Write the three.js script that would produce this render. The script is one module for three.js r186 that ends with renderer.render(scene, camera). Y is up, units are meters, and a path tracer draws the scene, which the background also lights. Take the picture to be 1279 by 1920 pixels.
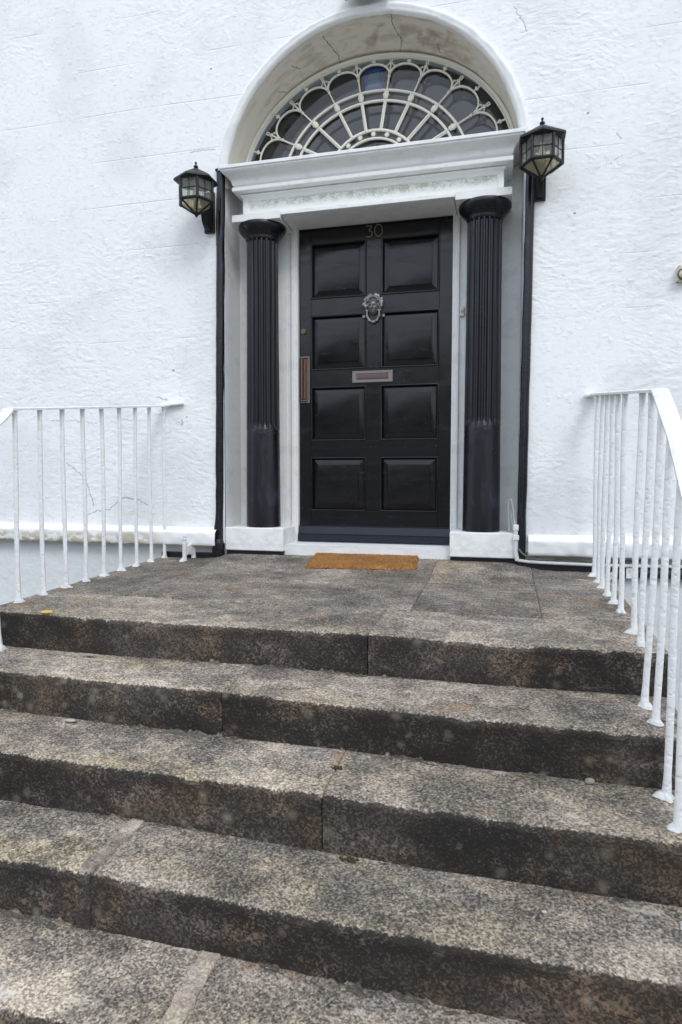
import * as THREE from 'three';
import { RoundedBoxGeometry } from 'three/addons/geometries/RoundedBoxGeometry.js';
import { mergeGeometries, mergeVertices, toCreasedNormals } from 'three/addons/utils/BufferGeometryUtils.js';

// ---------------------------------------------------------------- camera, sky, sun, exposure
const scene = new THREE.Scene();
const camera = new THREE.PerspectiveCamera(76.76, 682 / 1024, 0.05, 400);
{
  const yaw = 0.2459, pitch = -0.0537, roll = 0.0015;
  const f = new THREE.Vector3(-Math.sin(yaw) * Math.cos(pitch), Math.sin(pitch), -Math.cos(yaw) * Math.cos(pitch));
  const r = new THREE.Vector3(Math.cos(yaw), 0, -Math.sin(yaw)), u = new THREE.Vector3().crossVectors(r, f);
  const r2 = r.clone().multiplyScalar(Math.cos(roll)).addScaledVector(u, Math.sin(roll));
  const u2 = u.clone().multiplyScalar(Math.cos(roll)).addScaledVector(r, -Math.sin(roll));
  camera.position.set(0.8396, 0.5371, 3.9326);
  camera.quaternion.setFromRotationMatrix(new THREE.Matrix4().makeBasis(r2, u2, f.clone().negate()));
}
const renderer = new THREE.WebGLRenderer({ antialias: true });
renderer.setSize(682, 1024);
renderer.toneMapping = THREE.LinearToneMapping;
renderer.toneMappingExposure = 1.43;
renderer.shadowMap.enabled = true;
{ // overcast sky: brighter overhead, faintly uneven cloud
  const w = 256, h = 128, d = new Float32Array(w * h * 4);
  for (let j = 0; j < h; j++) for (let i = 0; i < w; i++) {
    const el = (j + 0.5) / h * Math.PI - Math.PI / 2, az = (i + 0.5) / w * Math.PI * 2;
    const s = Math.max(0, Math.sin(el));
    let L = 0.80 + 0.42 * s;
    L *= 1 + 0.05 * Math.sin(az * 3 + 4 * el) * Math.cos(el) + 0.04 * Math.sin(az * 7 - 9 * el + 1) * Math.cos(el);
    d.set([L * 0.885, L * 0.98, L * 1.12, 1], (j * w + i) * 4);
  }
  const t = new THREE.DataTexture(d, w, h, THREE.RGBAFormat, THREE.FloatType);
  t.mapping = THREE.EquirectangularReflectionMapping; t.magFilter = t.minFilter = THREE.LinearFilter; t.needsUpdate = true;
  scene.background = t; scene.environment = t;
}
const sun = new THREE.DirectionalLight(0xfff9f2, 0.75);
sun.position.set(6, 12, 10); sun.castShadow = true; sun.shadow.radius = 34;
sun.shadow.mapSize.set(2048, 2048);
Object.assign(sun.shadow.camera, { left: -8, right: 8, top: 8, bottom: -8, near: 1, far: 40 });
scene.add(sun, sun.target);

// ---------------------------------------------------------------- helpers
let seedState = 7;
const rnd = () => { seedState |= 0; seedState = seedState + 0x6D2B79F5 | 0; let t = Math.imul(seedState ^ seedState >>> 15, 1 | seedState); t = t + Math.imul(t ^ t >>> 7, 61 | t) ^ t; return ((t ^ t >>> 14) >>> 0) / 4294967296; };
const rr = (a, b) => a + (b - a) * rnd();
const V = (x, y, z) => new THREE.Vector3(x, y, z);
const cl = (x, a = 0, b = 1) => x < a ? a : x > b ? b : x;
const sm = (a, b, x) => { const t = cl((x - a) / (b - a)); return t * t * (3 - 2 * t); };
const mix = (a, b, t) => a + (b - a) * t;
const hash = (x, y) => { let h = Math.imul(x, 374761393) + Math.imul(y, 668265263) | 0; h = Math.imul(h ^ h >>> 13, 1274126177); return ((h ^ h >>> 16) >>> 0) / 4294967296; };
function ns(x, y) { // value noise 0..1
  const xi = Math.floor(x), yi = Math.floor(y); let u = x - xi, v = y - yi; u = u * u * (3 - 2 * u); v = v * v * (3 - 2 * v);
  const a = hash(xi, yi), b = hash(xi + 1, yi), c = hash(xi, yi + 1), d = hash(xi + 1, yi + 1);
  return a + (b - a) * u + (c - a) * v + (a - b - c + d) * u * v;
}
const fb = (x, y, o = 4) => { let s = 0, a = 0.5, n = 0; for (let i = 0; i < o; i++) { s += a * ns(x, y); n += a; a *= 0.5; x = x * 2.03 + 17.3; y = y * 2.03 + 9.1; } return s / n; };
function tex(w, h, fn, color = true, wrap = false) { // fn(u, v) -> [r,g,b] 0..255, v upwards
  const d = new Uint8Array(w * h * 4);
  for (let j = 0; j < h; j++) for (let i = 0; i < w; i++) { const c = fn((i + 0.5) / w, (j + 0.5) / h, i, j), k = (j * w + i) * 4; d[k] = cl(c[0], 0, 255); d[k + 1] = cl(c[1], 0, 255); d[k + 2] = cl(c[2], 0, 255); d[k + 3] = 255; }
  const t = new THREE.DataTexture(d, w, h); t.magFilter = THREE.LinearFilter; t.minFilter = THREE.LinearMipmapLinearFilter; t.generateMipmaps = true;
  t.wrapS = t.wrapT = wrap ? THREE.RepeatWrapping : THREE.MirroredRepeatWrapping;
  if (color) t.colorSpace = THREE.SRGBColorSpace; t.needsUpdate = true; return t;
}
const taken = {};
function numbered(n) { const k = taken[n] = (taken[n] ?? -1) + 1; return k ? `${n}_${String(k).padStart(3, '0')}` : n; }
function mesh(name, geo, mat, parent) { const m = new THREE.Mesh(geo, mat); m.name = name; m.castShadow = m.receiveShadow = true; (parent ?? scene).add(m); if (!parent) m.name = numbered(name); return m; }
function thing(name, label, category, group) { const g = new THREE.Group(); g.name = numbered(name); g.userData = { label, category, kind: 'thing' }; if (group) g.userData.group = group; scene.add(g); return g; }
function tag(o, label, category, group) { o.userData.kind = 'thing'; o.userData.label = label; o.userData.category = category; if (group) o.userData.group = group; return o; }
function struct(name, geo, mat) { const m = mesh(name, geo, mat); m.userData.kind = 'structure'; return m; }
function bx(x0, x1, y0, y1, z0, z1, r = 0.003, seg = 2) { const g = r ? new RoundedBoxGeometry(x1 - x0, y1 - y0, z1 - z0, seg, Math.min(r, (x1 - x0) / 2.05, (y1 - y0) / 2.05, (z1 - z0) / 2.05)) : new THREE.BoxGeometry(x1 - x0, y1 - y0, z1 - z0); g.translate((x0 + x1) / 2, (y0 + y1) / 2, (z0 + z1) / 2); return uvm(g); }
function uvm(g, s = 1) { // uv in metres by the facing of each vertex
  const p = g.attributes.position, n = g.attributes.normal, uv = new Float32Array(p.count * 2);
  for (let i = 0; i < p.count; i++) {
    const ax = Math.abs(n.getX(i)), ay = Math.abs(n.getY(i)), az = Math.abs(n.getZ(i)), x = p.getX(i), y = p.getY(i), z = p.getZ(i);
    const [a, b] = az >= ax && az >= ay ? [x, y] : ax >= ay ? [z, y] : [x, z]; uv[2 * i] = a * s; uv[2 * i + 1] = b * s;
  }
  g.setAttribute('uv', new THREE.BufferAttribute(uv, 2)); return g;
}
function merge(l) { return mergeGeometries(l.map(g => { g = g.index ? g.toNonIndexed() : g; for (const k of Object.keys(g.attributes)) if (!['position', 'normal', 'uv'].includes(k)) g.deleteAttribute(k); if (!g.attributes.uv) uvm(g); return g; })); }
function grid(nu, nv, fn, uvfn) { // fn(u,v)->[x,y,z]
  const p = [], uv = [], ix = [];
  for (let j = 0; j <= nv; j++) for (let i = 0; i <= nu; i++) { const u = i / nu, v = j / nv; p.push(...fn(u, v, i, j)); uv.push(...(uvfn ? uvfn(u, v) : [u, v])); }
  for (let j = 0; j < nv; j++) for (let i = 0; i < nu; i++) { const a = j * (nu + 1) + i, b = a + 1, c = a + nu + 1, d = c + 1; ix.push(a, b, d, a, d, c); }
  const g = new THREE.BufferGeometry(); g.setAttribute('position', new THREE.Float32BufferAttribute(p, 3)); g.setAttribute('uv', new THREE.Float32BufferAttribute(uv, 2)); g.setIndex(ix); g.computeVertexNormals(); return g;
}
function tube(pts, r, seg = 40, rad = 8, closed = false) { return new THREE.TubeGeometry(new THREE.CatmullRomCurve3(pts.map(p => p.isVector3 ? p : V(...p)), closed, 'centripetal'), seg, r, rad, closed); }
function sweepXY(pts, w, d, closed = false, bev = 0.25) { // bar with chamfered front that follows a polyline in the xy plane; z from 0 to d
  const n = pts.length, prof = [[-w / 2, 0], [-w / 2, d * (1 - bev)], [-w / 2 + w * bev, d], [w / 2 - w * bev, d], [w / 2, d * (1 - bev)], [w / 2, 0]], P = [], ix = [], m = prof.length;
  for (let i = 0; i < n; i++) {
    const a = pts[closed ? (i + n - 1) % n : Math.max(0, i - 1)], b = pts[closed ? (i + 1) % n : Math.min(n - 1, i + 1)];
    let tx = b[0] - a[0], ty = b[1] - a[1]; const l = Math.hypot(tx, ty) || 1; tx /= l; ty /= l;
    for (const [o, z] of prof) P.push(pts[i][0] - ty * o, pts[i][1] + tx * o, z);
  }
  for (let i = 0; i < (closed ? n : n - 1); i++) for (let k = 0; k < m; k++) { const a = i * m + k, b = i * m + (k + 1) % m, j = (i + 1) % n, c = j * m + k, d2 = j * m + (k + 1) % m; ix.push(a, c, d2, a, d2, b); }
  if (!closed) for (const i of [0, n - 1]) for (let k = 1; k < m - 1; k++) i ? ix.push(i * m, i * m + k + 1, i * m + k) : ix.push(0, k, k + 1);
  const g = new THREE.BufferGeometry(); g.setAttribute('position', new THREE.Float32BufferAttribute(P, 3)); g.setIndex(ix);
  return uvm(toCreasedNormals(g, 0.6));
}
function lathe(prof, seg = 32) { return new THREE.LatheGeometry(prof.map(([r, y]) => new THREE.Vector2(r, y)), seg); }
function rings(list, close = true, crease = 0.5) { // stacked rectangular rings [[x0,x1,y0,y1,z]...] in xy, last one capped
  const P = [], ix = [];
  list.forEach(([x0, x1, y0, y1, z]) => P.push(x0, y0, z, x1, y0, z, x1, y1, z, x0, y1, z));
  for (let i = 0; i < list.length - 1; i++) for (let k = 0; k < 4; k++) { const a = i * 4 + k, b = i * 4 + (k + 1) % 4; ix.push(a, b, b + 4, a, b + 4, a + 4); }
  if (close) { const b = (list.length - 1) * 4; ix.push(b, b + 1, b + 2, b, b + 2, b + 3); }
  const g = new THREE.BufferGeometry(); g.setAttribute('position', new THREE.Float32BufferAttribute(P, 3)); g.setIndex(ix);
  return uvm(toCreasedNormals(g, crease));
}
function mitred(prof, hx, zb, zf, crease = 0.45) { // moulding profile [[d,y]...] returned at both ends
  const P = [], ix = [], m = 4;
  for (const [d, y] of prof) P.push(-hx - d, y, zb, -hx - d, y, zf + d, hx + d, y, zf + d, hx + d, y, zb);
  const n = prof.length;
  for (let i = 0; i < n - 1; i++) for (let k = 0; k < m; k++) { const a = i * m + k, b = i * m + (k + 1) % m; ix.push(a, b, b + m, a, b + m, a + m); }
  ix.push(0, 2, 1, 0, 3, 2); const e = (n - 1) * m; ix.push(e, e + 1, e + 2, e, e + 2, e + 3);
  const g = new THREE.BufferGeometry(); g.setAttribute('position', new THREE.Float32BufferAttribute(P, 3)); g.setIndex(ix);
  return uvm(toCreasedNormals(g, crease));
}

// ---------------------------------------------------------------- materials
const paintBump = tex(512, 512, (u, v) => { const b = 110 + 90 * (fb(u * 30, v * 30, 3) - 0.5) + 60 * (fb(u * 9 + 5, v * 90, 2) - 0.5) + 40 * (ns(u * 8, v * 8) - 0.5); return [b, b, b]; }, false);
const paintTone = tex(512, 512, (u, v) => { const n = fb(u * 14, v * 14, 4), s = fb(u * 60 + 3, v * 60, 2); let k = 1 - 0.04 * sm(0.5, 0.75, n) - 0.03 * s; return [238 * k, 239 * k, 238 * k]; });
const lumpBump = tex(512, 512, (u, v) => { const b = 120 + 120 * (fb(u * 22, v * 22, 4) - 0.5) + 60 * (ns(u * 7, v * 7) - 0.5); return [b, b, b]; }, false);
const white = new THREE.MeshStandardMaterial({ map: paintTone, bumpMap: paintBump, bumpScale: 0.0014, roughness: 0.5 });
const whiteGloss = new THREE.MeshStandardMaterial({ color: 0xe6e7e6, bumpMap: paintBump, bumpScale: 0.0025, roughness: 0.42 });
const roughWhite = new THREE.MeshStandardMaterial({ map: paintTone, bumpMap: lumpBump, bumpScale: 0.007, roughness: 0.7 });
const blackRough = tex(512, 512, (u, v) => { const b = 60 + 70 * fb(u * 12, v * 12, 4) + 60 * sm(0.62, 0.75, fb(u * 30, v * 8, 3)); return [b, b, b]; }, false);
const blackTone = tex(512, 512, (u, v) => { const a = fb(u * 9 + 2, v * 9, 5), b = fb(u * 40, v * 40 + 8, 3); const k = 1 + 0.5 * (a - 0.5) + 1.6 * sm(0.66, 0.8, a) * b; return [20 * k, 21 * k, 29 * k]; });
const black = new THREE.MeshPhysicalMaterial({ map: blackTone, roughness: 0.85, roughnessMap: blackRough, bumpMap: paintBump, bumpScale: 0.0018 });
const doorTone = tex(1024, 1024, (u, v) => { const a = fb(u * 14, v * 10, 4), s = ns(u * 260, v * 18); let k = 0.9 + 0.25 * (a - 0.5) + 0.1 * (s - 0.5); const chip = sm(0.80, 0.84, fb(u * 46, v * 46, 3)); return [mix(13 * k, 40, chip), mix(13.5 * k, 40, chip), mix(17 * k, 42, chip)]; });
const doorRough = tex(512, 512, (u, v) => { const b = 30 + 34 * fb(u * 16, v * 16, 4) + 26 * sm(0.55, 0.8, fb(u * 6, v * 30, 3)); return [b, b, b]; }, false);
const doorBump = tex(512, 512, (u, v) => { const b = 128 + 70 * (fb(u * 80, v * 8, 3) - 0.5) + 60 * (fb(u * 24, v * 24, 2) - 0.5); return [b, b, b]; }, false);
const doorPaint = new THREE.MeshPhysicalMaterial({ map: doorTone, roughness: 1, roughnessMap: doorRough, bumpMap: doorBump, bumpScale: 0.0007, specularIntensity: 1 });
const iron = new THREE.MeshStandardMaterial({ color: 0x17181b, roughness: 0.5, metalness: 0.15, bumpMap: paintBump, bumpScale: 0.001 });
const pewter = new THREE.MeshStandardMaterial({ color: 0x8a8a8c, roughness: 0.42, metalness: 0.75, bumpMap: paintBump, bumpScale: 0.0015 });
const dullBrass = new THREE.MeshStandardMaterial({ color: 0x7d6a52, roughness: 0.4, metalness: 0.8 });
const copper = new THREE.MeshStandardMaterial({ color: 0x7b5f55, roughness: 0.36, metalness: 0.75, bumpMap: paintBump, bumpScale: 0.0008 });
const lettersteel = new THREE.MeshStandardMaterial({ color: 0x8c8583, roughness: 0.38, metalness: 0.8, bumpMap: paintBump, bumpScale: 0.0006 });

// ---------------------------------------------------------------- house front
const WX0 = -2.9, WX1 = 2.1, WY0 = -0.1, WY1 = 3.9, TW = 2048, TH = 2048;
const cracks = [];
function crack(pts, w, depth, jit = 0.006) { // wandering polyline, points in metres
  const out = []; for (let i = 0; i < pts.length - 1; i++) { const n = Math.max(2, Math.round(Math.hypot(pts[i + 1][0] - pts[i][0], pts[i + 1][1] - pts[i][1]) / 0.012)); for (let k = 0; k < n; k++) { const t = k / n; out.push([mix(pts[i][0], pts[i + 1][0], t) + rr(-jit, jit), mix(pts[i][1], pts[i + 1][1], t) + rr(-jit, jit)]); } }
  out.push(pts[pts.length - 1]); cracks.push({ out, w, depth });
}
crack([[-2.25, 0.93], [-2.0, 0.92], [-1.88, 0.9]], 0.004, 0.35); crack([[-2.13, 0.63], [-1.99, 0.53], [-1.94, 0.41], [-1.92, 0.33]], 0.005, 0.45);
crack([[-1.97, 0.27], [-1.9, 0.3], [-1.8, 0.31], [-1.69, 0.39], [-1.58, 0.385], [-1.5, 0.34]], 0.005, 0.5);
crack([[-1.74, 0.93], [-1.55, 0.91]], 0.004, 0.3); crack([[-1.42, 1.07], [-1.34, 1.05]], 0.009, 0.3, 0.004); crack([[1.36, 2.27], [1.41, 2.29], [1.45, 2.31]], 0.006, 0.2, 0.01); crack([[1.42, 2.43], [1.44, 2.4]], 0.009, 0.22);
crack([[-0.98, 2.63], [-1.08, 2.64], [-1.16, 2.63]], 0.007, 0.35, 0.004); crack([[0.86, 3.2], [0.9, 3.12], [0.93, 3.05]], 0.005, 0.35); crack([[-1.2, 2.95], [-1.12, 2.88]], 0.004, 0.2);
for (const [x, y] of [[-1.16, 2.28], [1.74, 1.6], [1.26, 2.56], [-1.01, 3.13], [1.2, 2.02], [-1.3, 1.24]]) crack([[x, y], [x + 0.006, y + 0.003]], 0.009, 0.6, 0.002);
const crackMap = new Float32Array(TW * TH);
for (const { out, w, depth } of cracks) for (let i = 0; i < out.length - 1; i++) {
  const n = 8; for (let k = 0; k < n; k++) {
    const x = mix(out[i][0], out[i + 1][0], k / n), y = mix(out[i][1], out[i + 1][1], k / n), ww = w * (0.5 + hash(i, k + 3)), ci = (x - WX0) / (WX1 - WX0) * TW, cj = (y - WY0) / (WY1 - WY0) * TH, R = Math.ceil(ww / 2 * TW / 5) + 1;
    for (let b = -R; b <= R; b++) for (let a = -R; a <= R; a++) { const I = Math.round(ci) + a, J = Math.round(cj) + b; if (I < 0 || J < 0 || I >= TW || J >= TH) continue; const dd = Math.hypot(a, b) / Math.max(0.8, ww / 2 * TW / 5); const v = depth * cl(1.3 - dd); if (v > crackMap[J * TW + I]) crackMap[J * TW + I] = v; }
  }
}
const groove = (x, y) => { // scored ashlar courses, mostly filled with paint
  const k = Math.round((y - 2.05) / 0.3); if (k < -2) return 0; const y0 = 2.05 + 0.3 * k + 0.012 * (ns(x * 1.3, k * 7) - 0.5) + (x > 0 ? 0.025 : 0), d = Math.abs(y - y0);
  return cl(1 - d / 0.0045) * sm(0.42, 0.66, fb(x * 3.4, k * 5.3 + 20, 3));
};
const wallMap = tex(TW, TH, (u, v, i, j) => {
  const x = mix(WX0, WX1, u), y = mix(WY0, WY1, v); let k = 1 - 0.035 * sm(0.4, 0.7, fb(x * 3, y * 3, 4)) - 0.03 * sm(0.6, 0.75, fb(x * 40, y * 60, 2));
  const c = Math.max(crackMap[j * TW + i], 0.07 * groove(x, y));
  const shadeDirt = 0.35 * sm(0.62, 0.75, fb(x * 30 + 4, y * 30, 3)) * cl(1 - Math.hypot(x + 1.24, (y - 0.93) * 1.3) / 0.11);  // shadow below the handrail end, with some dirt, painted into the wall colour
  k *= 1 - 0.75 * c - shadeDirt; return [240 * k, 241 * k, 242 * k];
});
const wallBump = tex(TW, TH, (u, v, i, j) => {
  const x = mix(WX0, WX1, u), y = mix(WY0, WY1, v), act = sm(0.3, 0.62, fb(x * 1.7 + 3, y * 1.7, 3));
  const warp = 0.05 * (fb(x * 4, y * 4 + 9, 2) - 0.5);
  let b = 128 + 75 * act * (fb(x * 20, (y + warp * 3) * 46, 3) - 0.5) * 2 + 40 * (fb(x * 6, y * 6, 3) - 0.5) + 26 * (fb(x * 60, y * 80, 2) - 0.5);
  b += 45 * sm(0.72, 0.8, fb(x * 24 + 7, y * 30, 2)); b -= 75 * groove(x, y) + 80 * crackMap[j * TW + i]; return [b, b, b];
}, false);
const stucco = new THREE.MeshStandardMaterial({ map: wallMap, bumpMap: wallBump, bumpScale: 0.0065, roughness: 0.8 });
const wuv = (x, y) => [(x - WX0) / (WX1 - WX0), (y - WY0) / (WY1 - WY0)];
const OW = 0.935, YC = 2.385;
const house = thing('house_front', 'white rendered house front with arched doorway recess', 'house');
{
  const s = new THREE.Shape(); s.moveTo(-7, 0.1); s.lineTo(-OW, 0.1); s.lineTo(-OW, YC); s.absarc(0, YC, OW, Math.PI, 0, true); s.lineTo(OW, 0.1); s.lineTo(7, 0.1); s.lineTo(7, 9); s.lineTo(-7, 9); s.closePath();
  const g = new THREE.ShapeGeometry(s, 64), p = g.attributes.position, uv = g.attributes.uv; for (let i = 0; i < p.count; i++) uv.setXY(i, ...wuv(p.getX(i), p.getY(i)));
  mesh('rendered_wall', g, stucco, house);
  // lower wall of the basement area, set back under the base course
  const lw = new THREE.MeshStandardMaterial({ color: 0xe2e5e5, bumpMap: lumpBump, bumpScale: 0.01, roughness: 0.75 });
  mesh('lower_wall', bx(-7, 7, -2.5, 0.1, -0.4, -0.035, 0), lw, house);
  // base course
  const bt = tex(1024, 128, (u, v) => { const x = mix(-7, -0.985, u), n = fb(u * 120, v * 8, 4), st = sm(0.36, 0.56, n) * sm(0.62, 0.3, v) * sm(-1.3, -1.6, x); return [mix(239, 196, st), mix(240, 186, st), mix(240, 162, st)]; });
  for (const sd of [-1, 1]) {
    const prof = [[-0.03, 0.212], [0.0, 0.206], [0.022, 0.196], [0.04, 0.184], [0.05, 0.176], [0.053, 0.168], [0.053, 0.15], [0.052, 0.13], [0.051, 0.11], [0.048, 0.094], [0.04, 0.086], [-0.03, 0.082]];
    const g = grid(300, prof.length - 1, (u, v, i, j) => { const x = sd < 0 ? mix(-7, -0.985, u) : mix(0.985, 7, u), q = prof[j]; return [x, q[1] + 0.010 * (fb(x * 11, j * 0.5, 4) - 0.5) - 0.002, q[0] + 0.016 * (fb(x * 18 + 4, j * 0.6, 4) - 0.5)]; }, (u, v) => [sd < 0 ? u : 1 - u * 0.2, 1 - v]);
    mesh('base_course', g, new THREE.MeshStandardMaterial({ map: bt, roughness: 0.7, side: THREE.DoubleSide }), house);
  }
  // reveals beside the columns
  for (const sd of [-1, 1]) mesh('door_reveal', grid(10, 24, (u, v) => [sd * (OW - 0.008 - 0.012 * sm(0.15, 0, u) * 0 + 0.012 * Math.sin(Math.PI * u) - 0.006 * u), mix(-0.02, 2.56, v), mix(0.002, -0.27, u)], (u, v) => [u * 0.27, v * 2.5]), white, house);
  // panel behind the columns, with the door opening
  const b = new THREE.Shape(); b.moveTo(-OW - 0.03, -0.05); b.lineTo(-0.585, -0.05); b.lineTo(-0.585, 2.26); b.lineTo(0.585, 2.26); b.lineTo(0.585, -0.05); b.lineTo(OW + 0.03, -0.05); b.lineTo(OW + 0.03, 2.47); b.lineTo(-OW - 0.03, 2.47); b.closePath();
  const bg = new THREE.ExtrudeGeometry(b, { depth: 0.05, bevelEnabled: false }); bg.translate(0, 0, -0.3); mesh('back_panel', uvm(bg), white, house);
}
// fanlight outline, shared by frame, glass and soffit: polar about (0, FY), a = angle from the vertical
const FY = 2.45, FZ = -0.26, fr = (a, r, k) => { const R = r * (1 + k * Math.sin(a) ** 2); return [Math.sin(a) * R, FY + Math.cos(a) * R]; };
{
  const st = tex(1536, 256, (u, v) => { // v: 0 at the wall, 1 at the glass
    const n = fb(u * 22, v * 6, 5), n2 = fb(u * 60 + 4, v * 16, 3), streak = fb(u * 34 + 8, v * 3.5 + u * 8, 4);
    let st = 0.55 * sm(0.5, 0.72, n) + 0.3 * sm(0.6, 0.7, n2); const side = sm(0.12, 0.3, u) * sm(0.96, 0.75, u); st = cl(st * (0.35 + 0.65 * side));
    const mould = sm(0.48, 0.74, streak) * sm(0.36, 0.5, u) * sm(0.9, 0.7, u) * sm(0.15, 0.3, v) * sm(0.8, 0.55, v) * (0.3 + 0.6 * n2) * 0.7;
    return [mix(mix(214, 184, st), 132, mould), mix(mix(208, 170, st), 112, mould), mix(mix(196, 152, st), 100, mould)];
  });
  const cr = [[[0.40, 0.12], [0.405, 0.4], [0.413, 0.62], [0.408, 0.97]], [[0.555, 0.0], [0.553, 0.22], [0.565, 0.42], [0.574, 0.55], [0.569, 0.78]], [[0.31, 0.3], [0.32, 0.48]], [[0.66, 0.5], [0.668, 0.68]], [[0.25, 0.55], [0.26, 0.72]]];
  const d = st.image.data; for (const l of cr) for (let i = 0; i < l.length - 1; i++) for (let k = 0; k < 200; k++) { const t = k / 200, x = Math.round(mix(l[i][0], l[i + 1][0], t) * 1536 + 2.2 * (fb(k * 0.06, i, 2) - 0.5) * 3), y = Math.round(mix(l[i][1], l[i + 1][1], t) * 256), wd = 1 + Math.round(1.6 * ns(k * 0.05, i * 3)); for (let a = 0; a < wd; a++) { const q = (y * 1536 + x + a) * 4; if (q > 0 && q < d.length - 4) { d[q] = 52; d[q + 1] = 44; d[q + 2] = 38; } } }
  st.needsUpdate = true;
  const A = Math.PI / 2;
  const g = grid(96, 14, (u, v) => {
    const a = mix(-A, A, u), R0 = 0.912, p0 = [Math.sin(a) * R0, YC + Math.cos(a) * R0], p1 = fr(a, 0.762, 0.185), t = sm(0, 1, v) * 0.35 + v * 0.65;
    const w = 0.006 * (fb(u * 16, v * 4, 3) - 0.5); return [mix(p0[0], p1[0], t) + w, mix(p0[1], p1[1], t) + w, mix(0.0, FZ - 0.05, v)];
  });
  mesh('arch_soffit', g, new THREE.MeshStandardMaterial({ map: st, bumpMap: lumpBump, bumpScale: 0.004, roughness: 0.8, side: THREE.DoubleSide }), house);
  const bead = []; for (let i = 0; i <= 10; i++) { const t = i / 10 * Math.PI; bead.push([0.938 + 0.032 * Math.cos(t), 0.034 * Math.sin(t) - 0.004 - 0.01 * Math.exp(-(((t - 1.75) / 0.22) ** 2))]); }
  const AB = 84 * Math.PI / 180;
  mesh('arch_moulding', grid(110, bead.length - 1, (u, v, i, j) => { const a = mix(-AB, AB, u), q = bead[j], w = 0.008 * (fb(u * 40, j * 0.25, 3) - 0.5); return [Math.sin(a) * (q[0] + w), YC + Math.cos(a) * (q[0] + w), q[1] + w]; }, (u, v) => [u * 2.6, v * 0.09]), new THREE.MeshStandardMaterial({ map: paintTone, bumpMap: lumpBump, bumpScale: 0.004, roughness: 0.65, side: THREE.DoubleSide }), house);
}
// hall behind the fanlight
{
  const hw = new THREE.MeshStandardMaterial({ color: 0xc6d2dc, roughness: 0.8 });
  const f = new THREE.Shape(); f.moveTo(-1.6, -0.1); f.lineTo(1.6, -0.1); f.lineTo(1.6, 4.6); f.lineTo(-1.6, 4.6); f.closePath(); const h = new THREE.Path(); h.moveTo(-0.6, 0.0); h.lineTo(-0.6, 2.3); for (let i = 0; i <= 40; i++) h.lineTo(...fr(mix(-1.57, 1.57, i / 40), 0.77, 0.185)); h.lineTo(0.6, 2.3); h.lineTo(0.6, 0); h.closePath(); f.holes.push(h);
  const fg = uvm(new THREE.ExtrudeGeometry(f, { depth: 0.05, bevelEnabled: false })); fg.translate(0, 0, -0.36);
  struct('hall_walls', merge([fg, bx(-1.7, -1.6, -0.1, 4.7, -4.6, -0.31, 0), bx(1.6, 1.7, -0.1, 4.7, -4.6, -0.31, 0), bx(-1.7, 1.7, -0.1, 4.7, -4.7, -4.6, 0)]), hw);
  struct('hall_ceiling', bx(-1.7, 1.7, 4.6, 4.7, -4.6, -0.31, 0), new THREE.MeshStandardMaterial({ color: 0xe0e2e2, roughness: 0.8 }));
  struct('hall_floor', bx(-1.7, 1.7, -0.12, 0.0, -4.6, -0.37, 0), new THREE.MeshStandardMaterial({ color: 0x6b5a48, roughness: 0.6 }));
  const pic = thing('hall_picture', 'small blue framed picture seen dimly through the fanlight', 'picture');
  const bl = new THREE.MeshStandardMaterial({ color: 0x2b55d8, roughness: 0.5 });
  const px = -0.034, py = 3.167, pz = -0.42;
  for (const [a, b, c, e] of [[-0.055, 0.055, 0.055, 0.07], [-0.055, 0.055, -0.07, -0.055], [-0.055, -0.04, -0.055, 0.055], [0.04, 0.055, -0.055, 0.055]]) mesh('frame_rail', bx(px + a, px + b, py + c, py + e, pz, pz + 0.012, 0.002), bl, pic);
  mesh('print', bx(px - 0.04, px + 0.04, py - 0.055, py + 0.055, pz, pz + 0.005, 0), new THREE.MeshStandardMaterial({ color: 0x5f8fb0, roughness: 0.6 }), pic);
  mesh('hanging_wire', tube([[px, py + 0.07, pz + 0.004], [px, 3.8, pz], [px, 4.6, pz]], 0.0015, 6, 5), iron, pic);
}

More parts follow.
